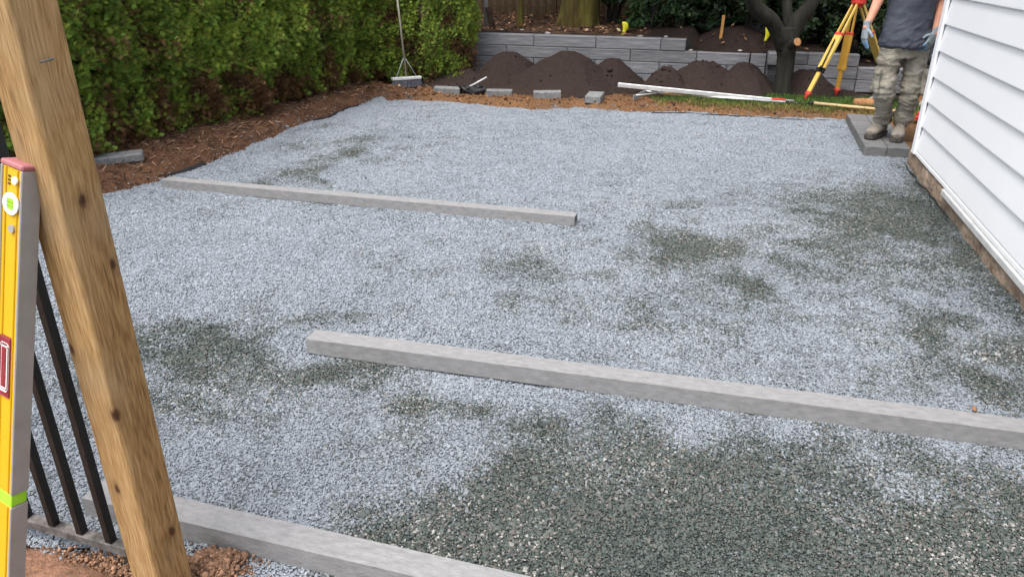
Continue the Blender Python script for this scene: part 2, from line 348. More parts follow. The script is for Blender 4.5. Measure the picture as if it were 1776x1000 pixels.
# ------------------------------------------------------------------ gravel: dry dusty stone and damp dark patches
def ell(cx, cy, ax, ay, bx, by, s):                     # an ellipse given by its centre and two half-axes in the photograph, put down on the ground
    c = G(cx, cy); a = G(cx + ax, cy + ay) - c; b = G(cx + bx, cy + by) - c
    return (c.x, c.y, a.x, a.y, b.x, b.y, s)
ELL = [ell(1205, 428, 90, 4, -10, 30, 1.45), ell(1310, 500, 75, 32, 14, -16, .95), ell(1250, 465, 80, 30, 0, 14, .7), ell(1120, 388, 50, 3, 0, 6, .5),
       ell(895, 458, 50, 6, 0, 14, .6), ell(900, 517, 65, 6, 0, 20, .6), ell(985, 512, 95, 8, 0, 22, .55), ell(1080, 552, 110, 12, 0, 20, .6), ell(1040, 468, 40, 2, 0, 9, .4), ell(1000, 500, 280, 30, 0, 75, .3),
       ell(370, 620, 160, 15, 0, 55, 1.05), ell(560, 645, 130, 12, 0, 32, 1.15), ell(330, 690, 110, 8, 0, 40, .8), ell(450, 690, 90, 20, 0, 30, .6), ell(260, 760, 70, 0, 0, 50, .45), ell(610, 545, 110, -12, 0, 14, .62), ell(180, 640, 90, 0, 0, 50, .6), ell(420, 640, 270, 20, -10, 100, .52), ell(1500, 430, 330, 40, 20, 130, .55), ell(1640, 600, 200, 70, 0, 130, .50), ell(1250, 480, 260, 50, 0, 90, .36), ell(1480, 620, 300, 40, 0, 80, .25), ell(1000, 510, 220, 30, 0, 70, .30), ell(760, 750, 280, 40, 0, 90, .45),
       ell(770, 705, 120, 14, 0, 28, 1.1), ell(740, 790, 60, 20, -10, 50, .55), ell(900, 735, 70, 8, 0, 18, .8),
       ell(1525, 385, 140, 8, 20, 52, 1.25), ell(1600, 370, 90, 30, 0, 40, 1.3), ell(1410, 440, 110, 10, 0, 40, .8), ell(1620, 460, 130, 40, 0, 36, .75), ell(1440, 490, 110, 12, 0, 22, .65), ell(1740, 520, 60, 60, -25, 20, 1.2), ell(1800, 620, 60, 70, -60, 25, .9), ell(1690, 440, 60, 70, -40, 10, 1.2),
       ell(1640, 585, 70, 40, 0, 50, 1.1), ell(1700, 660, 90, 30, 0, 40, .78), ell(1560, 660, 100, 10, 0, 30, .42), ell(1780, 700, 60, 10, 0, 40, .8), ell(1380, 350, 60, 3, 0, 9, .6), ell(1250, 350, 100, 4, 0, 10, .5), ell(1190, 358, 40, 2, 0, 6, .6),
       ell(600, 262, 70, -22, 10, 9, .85), ell(540, 296, 60, -22, 8, 8, .8), ell(545, 310, 40, 6, 0, 7, .7), ell(620, 248, 60, -4, 0, 7, .7), ell(530, 255, 60, -4, 0, 14, .5), ell(650, 275, 60, -3, 0, 9, .45), ell(545, 225, 60, -8, 0, 8, .5), ell(690, 255, 40, -2, 0, 5, .4),
       ell(620, 950, 80, 30, 0, 40, .6), ell(90, 560, 60, 0, 0, 60, .45)]
BIG = [G(*p) for p in [(850, 750), (930, 738), (1040, 742), (1200, 775), (1330, 792), (1480, 822), (1560, 832), (1640, 830), (1720, 868), (1800, 872), (2100, 1100), (1400, 1400), (500, 1150), (610, 985), (690, 930), (780, 880), (850, 815)]]
BX = np.array([p.x for p in BIG]); BY = np.array([p.y for p in BIG])
DRY = [ell(1040, 830, 95, 16, 0, 42, .42), ell(800, 800, 70, 10, 0, 40, .3), ell(1330, 480, 20, 10, 0, 10, .2)]
def wet(x, y):
    wx = x + (fbm(x * 3, y * 3, 0, 31) - .5) * .42; wy = y + (fbm(x * 3, y * 3, 0, 37) - .5) * .42
    e = np.zeros(x.shape)
    def field(L, acc, sgn):
        for cx, cy, ax, ay, bx, by, s in L:
            det = ax * by - ay * bx; dx = wx - cx; dy = wy - cy
            u = (dx * by - dy * bx) / det; v = (ax * dy - ay * dx) / det
            acc = np.maximum(acc, s * np.exp(-.62 * (u * u + v * v)))
        return acc
    e = field(ELL, e, 1)
    ins = np.zeros(x.shape, bool); n = len(BX)
    for i in range(n):
        x1, y1, x2, y2 = BX[i], BY[i], BX[(i + 1) % n], BY[(i + 1) % n]
        ins ^= ((y1 > wy) != (y2 > wy)) & (wx < (x2 - x1) * (wy - y1) / (y2 - y1 + 1e-12) + x1)
    d = edist(wx, wy, BX, BY); d = np.where(ins, d, -d)
    e = np.maximum(e, sstep(-.42, .30, d) * 1.42)
    e = e - field(DRY, np.zeros(x.shape), 1)
    # damp strip along the footing
    hw = -((x - HCp.x) * hn.x + (y - HCp.y) * hn.y)
    e = np.maximum(e, sstep(-.30, -.02, hw) * .95 * sstep(7.0, 5.6, y))
    return e + (fbm(x * 7.5, y * 7.5, 0, 41, 5) - .5) * 1.05 + (fbm(x * 1.1, y * 1.1, 0, 47, 3) - .5) * .5 - .02
GXY = []
for st_, ya, yb in ((.0072, 1.0, 2.9), (.0084, 2.9, 4.6), (.0096, 4.6, 6.6), (.0106, 6.6, 9.9)):
    a_, b_ = np.meshgrid(np.arange(-5.2, 4.2, st_), np.arange(ya, yb, st_ * .9))
    a_ = a_ + (np.arange(a_.shape[0]) % 2)[:, None] * st_ * .5
    GXY.append(np.stack([(a_ + rng.normal(0, st_ * .24, a_.shape)).ravel(), (b_ + rng.normal(0, st_ * .24, a_.shape)).ravel(), np.full(a_.size, st_)], 1))
GXY = np.concatenate(GXY); gx, gy, st = GXY.T
keep = (np.abs(gx) < gy * .82 + .75)
gx, gy, st = gx[keep], gy[keep], st[keep]
s_ = sd(gx, gy) + (fbm(gx * 9, gy * 9, 0, 61, 3) - .5) * .12
keep = (s_ < -.0) | (rng.random(len(gx)) < np.exp(-np.maximum(s_, 0) / .03) * .3)
gx, gy, st, s_ = gx[keep], gy[keep], st[keep], s_[keep]
N = len(gx)
bedz = lambda x, y: (fbm(x * 1.6, y * 1.6, 0, 71, 3) - .5) * .028 + (fbm(x * 9, y * 9, 0, 73, 2) - .5) * .010
gz = np.maximum(bedz(gx, gy), np.where(s_ > -.06, ground_z(gx, gy) - .002, -1)) + rng.normal(0, .0016, N)
W = wet(gx, gy) + rng.normal(0, .27, N)
size = st * .57 * np.exp(rng.normal(0, .28, N))
scl = np.stack([size * rng.uniform(.85, 1.45, N), size * rng.uniform(.75, 1.15, N), size * rng.uniform(.45, .8, N)], 1)
rot = np.stack([rng.normal(0, .27, N), rng.normal(0, .27, N), rng.uniform(0, 6.283, N)], 1)
gm = np_mesh('gravel', np.stack([gx, gy, gz], 1), np.zeros((0, 3)), None, {'wetness': W, 'rot': rot, 'scl': scl, 'tone': np.clip(rng.random(N) * .85 + .075 + (fbm(gx * 2.3, gy * 2.3, 0, 91, 3) - .5) * .35, 0, 1)})

m, t, b, n, l = mat_base('crushed_stone'); M['gravel'] = m
aw = n.new('ShaderNodeAttribute'); aw.attribute_type = 'INSTANCER'; aw.attribute_name = 'wetness'
at = n.new('ShaderNodeAttribute'); at.attribute_type = 'INSTANCER'; at.attribute_name = 'tone'
dry = ramp(n, [(.160, .176, .196), (.208, .229, .254), (.240, .264, .290), (.30, .32, .34)], [0, .25, .85, 1]); l.new(at.outputs['Fac'], dry.inputs[0])
dmp = ramp(n, [(.026, .031, .030), (.052, .065, .058), (.080, .094, .083), (.115, .100, .088), (.30, .29, .27)], [0, .32, .66, .88, 1]); l.new(at.outputs['Fac'], dmp.inputs[0])
wr = ramp(n, [(0, 0, 0), (1, 1, 1)], [.22, .86]); l.new(aw.outputs['Fac'], wr.inputs[0])
mx = n.new('ShaderNodeMixRGB'); l.new(wr.outputs[0], mx.inputs[0]); l.new(dry.outputs[0], mx.inputs[1]); l.new(dmp.outputs[0], mx.inputs[2])
l.new(mx.outputs[0], b.inputs['Base Color'])
rm = n.new('ShaderNodeMapRange'); rm.inputs[3].default_value = .9; rm.inputs[4].default_value = .55; l.new(wr.outputs[0], rm.inputs[0]); l.new(rm.outputs[0], b.inputs['Roughness']); b.inputs['Specular IOR Level'].default_value = .25
# the packed bed under the loose stones
x, y, f = grid(-5.2, 4.2, .6, 9.9, .05)
ins_v = sd(x, y) < .0
f = f[ins_v[f].all(axis=1)]
wv = sstep(.22, .86, wet(x, y))[:, None]
me = np_mesh('gravel_bed', np.stack([x, y, bedz(x, y) - .004], 1), f, np.array([.165, .182, .203]) * (1 - wv) + np.array([.034, .04, .038]) * wv)
tag(link('gravel_bed', me, col_mat('packed_gravel', 160, bump=.8, bdist=.01, var=.6), smooth=True), kind='structure')

gr = link('gravel', gm); tag(gr, 'loose crushed grey stone, dry and dusty with dark damp patches', 'gravel', kind='stuff')
ng = bpy.data.node_groups.new('stone_scatter', 'GeometryNodeTree')
ng.interface.new_socket('Geometry', in_out='INPUT', socket_type='NodeSocketGeometry'); ng.interface.new_socket('Geometry', in_out='OUTPUT', socket_type='NodeSocketGeometry')
N_ = ng.nodes.new; gi = N_('NodeGroupInput'); go = N_('NodeGroupOutput'); L_ = ng.links.new
g2i = N_('GeometryNodeGeometryToInstance')
for k in range(4):
    ico = N_('GeometryNodeMeshIcoSphere'); ico.inputs['Radius'].default_value = 1; ico.inputs['Subdivisions'].default_value = 1
    ps = N_('GeometryNodeInputPosition'); no = N_('ShaderNodeTexNoise'); no.noise_dimensions = '4D'; no.inputs['W'].default_value = k * 3.7; no.inputs['Scale'].default_value = 1.1
    L_(ps.outputs[0], no.inputs['Vector'])
    vm = N_('ShaderNodeVectorMath'); vm.operation = 'MULTIPLY_ADD'; vm.inputs[1].default_value = (1.9, 1.9, 1.9); vm.inputs[2].default_value = (-.95, -.95, -.95); L_(no.outputs['Color'], vm.inputs[0])
    so = N_('GeometryNodeSetPosition'); L_(ico.outputs['Mesh'], so.inputs['Geometry']); L_(vm.outputs[0], so.inputs['Offset'])
    sm = N_('GeometryNodeSetMaterial'); sm.inputs['Material'].default_value = M['gravel']; L_(so.outputs[0], sm.inputs['Geometry'])
    L_(sm.outputs[0], g2i.inputs[0])
iop = N_('GeometryNodeInstanceOnPoints'); iop.inputs['Pick Instance'].default_value = True
for an, sk in (('rot', 'Rotation'), ('scl', 'Scale')):
    na = N_('GeometryNodeInputNamedAttribute'); na.data_type = 'FLOAT_VECTOR'; na.inputs['Name'].default_value = an
    L_(na.outputs[0], iop.inputs[sk])
L_(gi.outputs[0], iop.inputs['Points']); L_(g2i.outputs[0], iop.inputs['Instance']); L_(iop.outputs[0], go.inputs[0])
md = gr.modifiers.new('stones', 'NODES'); md.node_group = ng

# ------------------------------------------------------------------ white house: siding, corner post, footing
ht = thing('house', (HCp.x, HCp.y, 0), 'white vinyl-sided house wall on an old brown concrete footing', 'house', rz=-R(HA))
# local frame: +Y runs back along the wall to the corner (corner at 0), -X is the outside
HL = 7.5; COURSE = .2; Z0 = HCz + .03
box('wall_core', (3.0, HL - .05, 3.0), (1.53, -HL / 2, 1.75), M['flash'], ht, bev=0)
def lap_mesh(length, step):
    bm = bmesh.new(); prof = [(-.012, 0), (-.004, .0), (-.0225, .002), (-.0225, .010), (-.004, step - .006), (-.002, step + .004), (.02, step + .004), (.02, 0)]
    prof = [(.02, .002), (-.0215, .002), (-.0235, .006), (-.0235, .014), (-.0045, step + .003), (.02, step + .003)]
    ra = [bm.verts.new((px, 0, pz)) for px, pz in prof]; rb = [bm.verts.new((px, -length, pz)) for px, pz in prof]
    k = len(prof)
    for i in range(k): bm.faces.new((ra[i], ra[(i + 1) % k], rb[(i + 1) % k], rb[i]))
    bm.faces.new(ra[::-1]); bm.faces.new(rb)
    bmesh.ops.recalc_face_normals(bm, faces=bm.faces)
    me = bpy.data.meshes.new('siding_course'); bm.to_mesh(me); bm.free(); return me
lap = lap_mesh(HL - .06, COURSE); lap.materials.append(M['vinyl'])
for k in range(15):
    o = link('siding_course', lap, None, ht); o.location = (0, -.055, Z0 + k * COURSE)
bm = bmesh.new()                                        # corner post: two flat legs with a small return, like the moulded trim
box_bm(bm, .014, .07, 3.06, Matrix.Translation((-.031, -.03, HCz + 1.53)), .003)
box_bm(bm, .09, .014, 3.06, Matrix.Translation((.0075, .012, HCz + 1.53)), .003)
box_bm(bm, .020, .012, 3.06, Matrix.Translation((-.028, -.0715, HCz + 1.53)), .002)
bm_obj('corner_post', bm, M['vinyl'], ht)
box('starter_strip', (.030, HL - .06, .030), (-.012, -HL / 2 - .02, HCz + .012), M['vinyl'], ht, bev=.004)
box('flashing', (.050, HL - 1.0, .045), (-.018, -HL / 2 - .62, HCz - .028), M['flash'], ht, bev=.006)
# footing, rough concrete
x, y, f = grid(0, 1, 0, 1, 1 / 90.)
def rough_strip(name, y0, y1, x0, x1, z0, z1, seed, ny=160, parent=ht):
    prof = [(x1, z1), (x0 + .02, z1), (x0, z1 - .02), (x0 - .004, (z0 + z1) / 2), (x0 - .012, z0)]
    v = []; 
    for i in range(ny + 1):
        yy = y0 + (y1 - y0) * i / ny
        for j, (a, c) in enumerate(prof):
            q = float(fbm(np.array([yy * 4.]), np.array([j * 1.7]), 0, seed)[0]) - .5
            q2 = float(fbm(np.array([yy * 19.]), np.array([j * 3.1]), 0, seed + 5)[0]) - .5
            v.append((a + (q * .05 + q2 * .02) * (j > 0), yy, c + q2 * .012 * (j > 0)))
    k = len(prof); ff = [(i * k + j, i * k + j + 1, (i + 1) * k + j + 1, (i + 1) * k + j) for i in range(ny) for j in range(k - 1)]
    return link(name, np_mesh(name, v, ff), M['concrete'], parent, smooth=False)
rough_strip('footing', .16, -HL, -.020, .6, -.08, HCz - .006, 3)
bm = bmesh.new()                                        # return of the footing behind the corner
box_bm(bm, 3.2, .16, .22, Matrix.Translation((1.58, .08, .02)), .012)
bm_obj('footing_return', bm, M['concrete'], ht)
box('rear_wall', (3.0, .04, 3.0), (1.55, -.01, 1.75), M['vinyl'], ht, bev=0)
box('roof', (4.0, HL + .5, .12), (1.55, -HL / 2, 3.32), M['roof'], ht, bev=.01)

# ------------------------------------------------------------------ step of charcoal pavers by the house corner
A = G(1497, 271); ang = -R(HA + 1)
st_t = thing('paver_step', (A.x, A.y, 0), 'low step of charcoal wood-grain pavers against the house footing', 'step', rz=ang)
for r in range(4):
    for q in range(2):
        o = box('paver', (.186, .396, .095), (.095 + q * .19, .2 + r * .40, .047 + random.uniform(-.002, .002)), M['paver'], st_t, bev=.006, rot=(0, 0, random.uniform(-.006, .006)))

# ------------------------------------------------------------------ three dusty hollow screed bars
def bar(p0, p1, wdt, hgt, label, z=.005):
    d = (p1 - p0); L = d.length; a = math.atan2(d.y, d.x)
    o = thing('screed_bar', (p0.x, p0.y, z), label, 'bar', 'screed bars on the gravel', a)
    bm = bmesh.new(); th = .006
    def ring(xx, h):
        ww, hh = wdt / 2 - h, hgt / 2 - h
        return [bm.verts.new((xx, sy * ww, hgt / 2 + sz * hh)) for sy, sz in ((-1, -1), (1, -1), (1, 1), (-1, 1))]
    rs = [ring(.0, 0)]; NS = 24
    for i in range(1, NS + 1): rs.append(ring(L * i / NS, 0))
    for a_, b_ in zip(rs, rs[1:]):
        for k in range(4): bm.faces.new((a_[k], a_[(k + 1) % 4], b_[(k + 1) % 4], b_[k]))
    for e_, xx in ((rs[0], 0), (rs[-1], L)):
        i1 = ring(xx, th); i2 = ring(xx + (.6 if xx == 0 else -.6), th)
        for k in range(4):
            bm.faces.new((e_[k], e_[(k + 1) % 4], i1[(k + 1) % 4], i1[k])); bm.faces.new((i1[k], i1[(k + 1) % 4], i2[(k + 1) % 4], i2[k]))
    es = [e for e in bm.edges if e.calc_length() > .1 and abs((e.verts[0].co - e.verts[1].co).normalized().x) > .99 and abs(abs(e.verts[0].co.y) - wdt / 2) < 1e-5]
    bmesh.ops.bevel(bm, geom=es, offset=.004, segments=2, affect='EDGES')
    bm_obj('tube', bm, M['alu'], o)
    return o
def gv(x, y): p = G(x, y, .006); return p
def shift(p0, p1, wdt):                                 # front bottom edge measured -> centre line
    d = (p1 - p0).normalized(); nrm = Vector((-d.y, d.x, 0)); return p0 + nrm * wdt / 2, p1 + nrm * wdt / 2
p0, p1 = shift(gv(282, 326), gv(996, 392), .10); bar(p0, p1, .10, .066, 'long dusty grey hollow bar reaching the brown mulch edge')
p0, p1 = shift(gv(533, 612), gv(1900, 797), .10); bar(p0, p1, .10, .074, 'long dusty grey bar lying between the two other bars on the gravel')
p0, p1 = shift(gv(150, 893), gv(1090, 1121), .092); bar(p0, p1, .092, .072, 'long dusty grey bar passing behind the timber post')

# ------------------------------------------------------------------ timber post, gate panel, spirit level
PC = Vector((-.970, 1.55)); PS = .106
bm = bmesh.new(); box_bm(bm, PS, PS, 2.9, Matrix.Translation((0, 0, 1.25)), .009, 3)
post = bm_obj('timber_post', bm, M['post']); post.location = (PC.x, PC.y, 0); post.rotation_euler = (0, 0, -R(25))
tag(post, 'square brown treated timber post with knots and drying cracks', 'post')
bk = bmesh.new()
# bent nail in the post
npz = V(88, 104, 1.5)
tube('bent_nail', [(.050, .002, 1.466), (.066, .002, 1.467), (.069, -.006, 1.467), (.067, -.026, 1.464)], .0022, M['rust'], post, 8)
bk.free()
p1 = G(25, 903, .062); p2 = G(222, 962, .062)
gd = (p2 - p1).normalized(); ga = math.atan2(gd.y, gd.x)
gt = thing('metal_gate', (p2.x, p2.y, 0), 'black metal picket gate panel with a dusty rusty bottom rail', 'gate', rz=ga)
box('bottom_rail', (1.5, .034, .032), (-.75, .012, .072), M['rust'], gt, bev=.003)
box('top_rail', (1.5, .034, .032), (-.75, .012, 1.45), M['black'], gt, bev=.003)
for k in range(13):
    box('picket', (.024, .024, 1.36), (-.065 - k * .109, .010, .768), M['black'], gt, bev=.002)
box('end_stile', (.034, .034, 1.5), (-1.515, .012, .80), M['black'], gt, bev=.003)

T = Vector((-.998, 1.478, 1.262)); Bq = Vector((-1.285, 1.345, .05))
ax = (T - Bq).normalized()
ng_ = Vector((math.cos(R(-24)), math.sin(R(-24)), 0)); ng_ = (ng_ - ax * ng_.dot(ax)).normalized()     # normal of the grey edge
ny_ = ax.cross(ng_).normalized(); ny_ = ny_ if ny_.y < 0 else -ny_                                      # normal of the yellow web
LW, LT, LL = .068, .042, (T - Bq).length
lv = thing('spirit_level', Bq, 'long yellow spirit level with grey edges leaning on the timber post', 'level')
lv.rotation_mode = 'QUATERNION'
Mx = Matrix((ng_, -ny_, ax)).transposed(); lv.rotation_quaternion = Mx.to_quaternion()
# local: x = towards the grey edge, -y = yellow web towards the camera, z along
gapz = .437
def lvbox(name, sx, sy, z0, z1, cx, cy, mat, bev=.0015): return box(name, (sx, sy, z1 - z0), (cx, cy, (z0 + z1) / 2), mat, lv, bev=bev)
for z0, z1 in ((0, gapz - .017), (gapz + .017, LL - .012)):
    lvbox('web', LW - .008, LT - .006, z0, z1, -LW / 2, LT / 2, M['yellow'])
    lvbox('edge_flange', .006, LT, z0, z1, -.003, LT / 2, M['level_edge']); lvbox('edge_flange', .006, LT, z0, z1, -LW + .003, LT / 2, M['level_edge'])
    for cx in (-.016, -LW + .016): lvbox('web_rib', .004, .004, z0 + .001, z1 - .001, cx, .0022, M['yellow'])
lvbox('end_cap', LW + .001, LT + .001, LL - .012, LL, -LW / 2, LT / 2, M['pink'], .003)
lvbox('vial_block', LW - .006, LT - .004, gapz - .016, gapz + .016, -LW / 2, LT / 2, M['vial'])
lvbox('web_bridge', .010, LT - .002, gapz - .0165, gapz + .0165, -LW + .006, LT / 2, M['yellow'])
def disc(name, r, cz, mat, cy=-.001, cx=-LW / 2 + .004, th=.004, sx=1.0):
    bm = bmesh.new(); bmesh.ops.create_cone(bm, segments=32, radius1=r, radius2=r, depth=th, cap_ends=True)
    bmesh.ops.transform(bm, matrix=Matrix.Translation((cx, cy, cz)) @ Matrix.Rotation(R(90), 4, 'X') @ Matrix.Scale(sx, 4, (1, 0, 0)), verts=bm.verts); return bm_obj(name, bm, mat, lv)
d0 = disc('vial_ring', .0235, LL - .088, M['white'])
lvbox('vial', .021, .006, LL - .101, LL - .075, -LW / 2 + .004, -.001, M['vial'])
for k in (-1, 1): lvbox('vial_line', .022, .0066, LL - .0885 + k * .004, LL - .0877 + k * .004, -LW / 2 + .004, -.0012, M['ink'], 0)
disc('rivet', .008, LL - .036, M['white'], cx=-.020); disc('bore_hole', .0085, LL - .142, M['level_edge'], cx=-.026)
for k in range(3): lvbox('print_mark', .007, .001, LL - .050 + k * .008, LL - .0455 + k * .008, -.042, .0023, M['ink'], 0)
lvbox('hand_hole_insert', .040, .004, LL - .545, LL - .395, -LW / 2 - .003, .001, M['darkred'], .004)
lvbox('hand_hole_rim', .031, .005, LL - .530, LL - .410, -LW / 2 - .003, .0005, M['white'], .006)
lvbox('hand_hole', .026, .006, LL - .525, LL - .415, -LW / 2 - .003, .0, M['darkred'], .006)

# landscape fabric peeking out along the edges
def ribbon(pts, z0, hgt, label, lean=.02, name='landscape_fabric', n=60):
    P = [Vector((a[0], a[1], 0)) for a in pts]; cum = [0]
    for a, b_ in zip(P, P[1:]): cum.append(cum[-1] + (b_ - a).length)
    v = []; ff = []
    for i in range(n + 1):
        s = cum[-1] * i / n; k = max(j for j in range(len(P)) if cum[j] <= s + 1e-9); k = min(k, len(P) - 2)
        p = P[k].lerp(P[k + 1], (s - cum[k]) / (cum[k + 1] - cum[k])); d = (P[k + 1] - P[k]).normalized(); nr = Vector((-d.y, d.x, 0))
        w1 = float(fbm(np.array([s * 5]), np.array([1.]), 0, 81)[0]) - .5; w2 = float(fbm(np.array([s * 9]), np.array([5.]), 0, 87)[0])
        zz = z0 if not callable(z0) else z0(p.x, p.y)
        h = hgt * (.45 + w2 * 1.0)
        for th in (0, .003):
            v += [tuple(p + nr * (w1 * .05 + th) + Vector((0, 0, zz - .03))), tuple(p + nr * (w1 * .05 + lean + th) + Vector((0, 0, zz + h)))]
    for i in range(n):
        a = i * 4; b_ = a + 4
        ff += [(a, b_, b_ + 1, a + 1), (a + 2, a + 3, b_ + 3, b_ + 2), (a + 1, b_ + 1, b_ + 3, a + 3)]
    o = link(name, np_mesh(name, v, ff), M['fabric']); return tag(o, label, 'fabric', 'black fabric edges showing round the gravel')
ribbon([G(*p)[:2] for p in [(-120, 918), (25, 945), (120, 962), (165, 985), (215, 990), (330, 1020)]], .0, .022, 'black landscape fabric edge at the foot of the metal gate', -.035)
ribbon([G(x_, y_, .03)[:2] for x_, y_ in [(1130, 193), (1200, 194), (1340, 203), (1400, 206), (1492, 207)]], .0, .016, 'black landscape fabric edge between the gravel and the grass', .03)
ribbon([G(x_, y_, .03)[:2] for x_, y_ in [(290, 303), (330, 289), (360, 280)]], .0, .022, 'short black fabric fold beside the mulch by the long bar end', .03, n=24)
ribbon([G(x_, y_, .03)[:2] for x_, y_ in [(545, 206), (575, 200), (600, 187), (625, 180)]], .0, .022, 'black fabric edge between gravel and mulch below the hedge', .03, n=30)
ribbon([HCp[:2] + (hn * .03)[:2] if False else ((HCp + hn * .05 + hd * .1).x, (HCp + hn * .05 + hd * .1).y), ((HCp + hn * .06 - hd * .5).x, (HCp + hn * .06 - hd * .5).y), ((HCp + hn * .05 - hd * 1.4).x, (HCp + hn * .05 - hd * 1.4).y)], .0, .015, 'black fabric edge along the concrete footing of the house', .01, n=40)
# ------------------------------------------------------------------ retaining wall of wood-textured blocks
WL = V(815, 57, 10.9); WL.z = 0; wdir = Vector((math.cos(R(-17.5)), math.sin(R(-17.5)), 0)); wn = Vector((-wdir.y, wdir.x, 0)); wa = R(-17.5)
RH = .152; ZB = .694 - 4 * RH
WT = .17
rw = thing('retaining_wall', (WL.x, WL.y, ZB), 'low grey retaining wall of wood-grained concrete blocks behind the soil heaps', 'wall', rz=wa)
def block(u0, u1, row, off=0.0, top=None, jit=True):
    L = u1 - u0 - .006; h = RH - .005
    o = box('block', (L, WT, h), ((u0 + u1) / 2, WT / 2 + off + (random.uniform(-.004, .004) if jit else 0), row * RH + h / 2), M['block'], rw, bev=.007)
    return o
def course(u0, u1, row, start, L=.86, off=0.0):
    u = u0; e = start
    while u < u1 - .02:
        e2 = min(e, u1); block(u, e2, row, off); u = e2; e = e2 + L
uB = 2.97; uC = 3.78
def upx(x_, y_, z_): p = G(x_, y_, z_); d = p - Vector((WL.x, WL.y, 0)); return d.x * wdir.x + d.y * wdir.y
L0 = -2.2
course(L0, uB, 3, L0 + .62 + .86 - .07); course(L0, uC, 2, L0 + .62 + .41 - .07 + .06); course(L0, uC, 1, L0 + .62 + .86 - .07); course(L0, uC, 0, L0 + .9)
for r in range(3): block(uC + .01, uC + .20, r, -.045); 
block(uC + .01, uC + .20, 2, -.045) if False else None
for r in range(3): course(uC + .21, uC + 1.32, r, uC + .21 + .5 + .2 * (r % 2), .9, .30)
for r in range(2): course(uC + 1.32, uC + 3.6, r, uC + 1.9 + .3 * (r % 2), .9, .28)
block(uC + .215, uC + .40, 2, .16)

# raised bed behind it
bed = []
x, y, f = grid(0, 1, 0, 1, 1 / 120.)
U = -2.2 + x * 9.6; Vv = WT * .55 + y * y * 9.0
top = np.where(U < uB + .05, 4 * RH, 3 * RH) + ZB - .03
top = np.where(U > uC + 1.25, 2 * RH + ZB - .03, top)
back = np.where(U > uC + .15, .33, 0.0)
zz = top + .14 * (1 - np.exp(-Vv / 2.2)) + (fbm(U * 2, Vv * 2, 0, 15) - .5) * .10 * sstep(0, .5, Vv) + (fbm(U * 13, Vv * 13, 0, 19) - .5) * .05 * sstep(0, .2, Vv)
mnd = .26 * np.exp(-(((U - 3.55) / .55) ** 2 + ((Vv - .75) / .42) ** 2))
zz = zz + mnd
Vb = Vv + back
wx = WL.x + U * wdir.x + Vb * wn.x; wy = WL.y + U * wdir.y + Vb * wn.y
q = fbm(U * 3, Vv * 3, 0, 23)[:, None]
cb = np.array([.030, .020, .016]) * (.6 + .9 * q)
cb = np.where(((Vv > .35) & (U < 2.4))[:, None], np.array([.085, .05, .032]) * (.5 + q), cb)  # brown bed at left; right end painted darker, standing in for canopy shade
me = np_mesh('raised_bed', np.stack([wx, wy, zz], 1), f, cb); tag(link('raised_soil_bed', me, M['soil'], smooth=True), kind='structure')
def bedp(u, v):
    t_ = 4 * RH if u < uB + .05 else (3 * RH if u < uC + 1.25 else 2 * RH)
    z_ = t_ + ZB - .03 + .14 * (1 - math.exp(-v / 2.2)) + .26 * math.exp(-(((u - 3.55) / .55) ** 2 + ((v - .75) / .42) ** 2))
    p = WL + wdir * u + wn * (v + (.33 if u > uC + .15 else 0)); return Vector((p.x, p.y, z_))

# ------------------------------------------------------------------ heaps of dark topsoil
def heap(px, ytop, Y, hw, label, seed, sharp=1.0, sk=0.0):
    c = V(px, ytop, Y); h = c.z - .03; n = 46; th = 64; v = []; rad = hw * (Y + .8) / 1345.0 * 1.0
    rr = (np.arange(n + 1) / n)[:, None] * np.ones((1, th)); tt = np.ones((n + 1, 1)) * (np.arange(th) / th * 2 * math.pi)[None]
    ed = 1 + (fbm(np.cos(tt) * 1.4 + 9, np.sin(tt) * 1.4, 0, seed) - .5) * .5
    X = rr * np.cos(tt) * rad * ed * 1.12; Yy = rr * np.sin(tt) * rad * .82 * ed
    pr = np.clip(1 - rr, 0, 1); prof = sstep(0, 1.0, pr) * .35 + pr * .65
    prof = np.minimum(prof, 1 - .18 * np.exp(-(rr / .16) ** 2) / sharp)
    prof = prof / prof.max()
    Z = prof * h * (1 + (fbm(X * 3, Yy * 3, 0, seed + 2) - .5) * .35 * sstep(0, .4, rr)) + (fbm(X * 22, Yy * 22, 0, seed + 5) - .5) * .026 * sstep(0, .06, pr) + (fbm(X * 6, Yy * 6, 0, seed + 7) - .5) * .035 * sstep(0, .2, pr) - .015 * (rr > .97)
    X = X + sk * Z
    v = np.stack([X, Yy, Z], 2).reshape(-1, 3); i = np.arange(n)[:, None] * th; k = np.arange(th)[None]; k2 = (k + 1) % th
    f_ = np.stack([i + k, i + k2, i + th + k2, i + th + k], 2).reshape(-1, 4)
    o = thing('soil_heap', (c.x, c.y, .045), label, 'soil heap', 'heaps of dark topsoil in front of the retaining wall')
    link('mound', np_mesh('mound', v, f_), M['pile'], o, smooth=True)
    # clods that rolled down the slope
    K = 110; a = rng.uniform(0, 6.28, K); r_ = np.sqrt(rng.uniform(.03, 1.1, K)); ii = np.clip((r_ * n).astype(int), 0, n); kk = (a / 6.2832 * th).astype(int) % th
    pos = v.reshape(n + 1, th, 3)[ii, kk] + rng.normal(0, .004, (K, 3))
    s = rng.gamma(2., .004, K)[:, None] * rng.uniform(.7, 1.2, (K, 3)) + .003
    bmx = bmesh.new(); bmesh.ops.create_icosphere(bmx, subdivisions=1, radius=1.0); tv = np.array([p.co[:] for p in bmx.verts]); tf = np.array([[q_.index for q_ in p.verts] for p in bmx.faces]); bmx.free()
    Rr = rot_from(rng.normal(0, 1, (K, 3)), rng.normal(0, 1, (K, 3)))
    co = link('clods', scatter('clods', tv, tf, pos, Rr, s), M['pile'], o); co['kind'] = 'stuff'
    return o
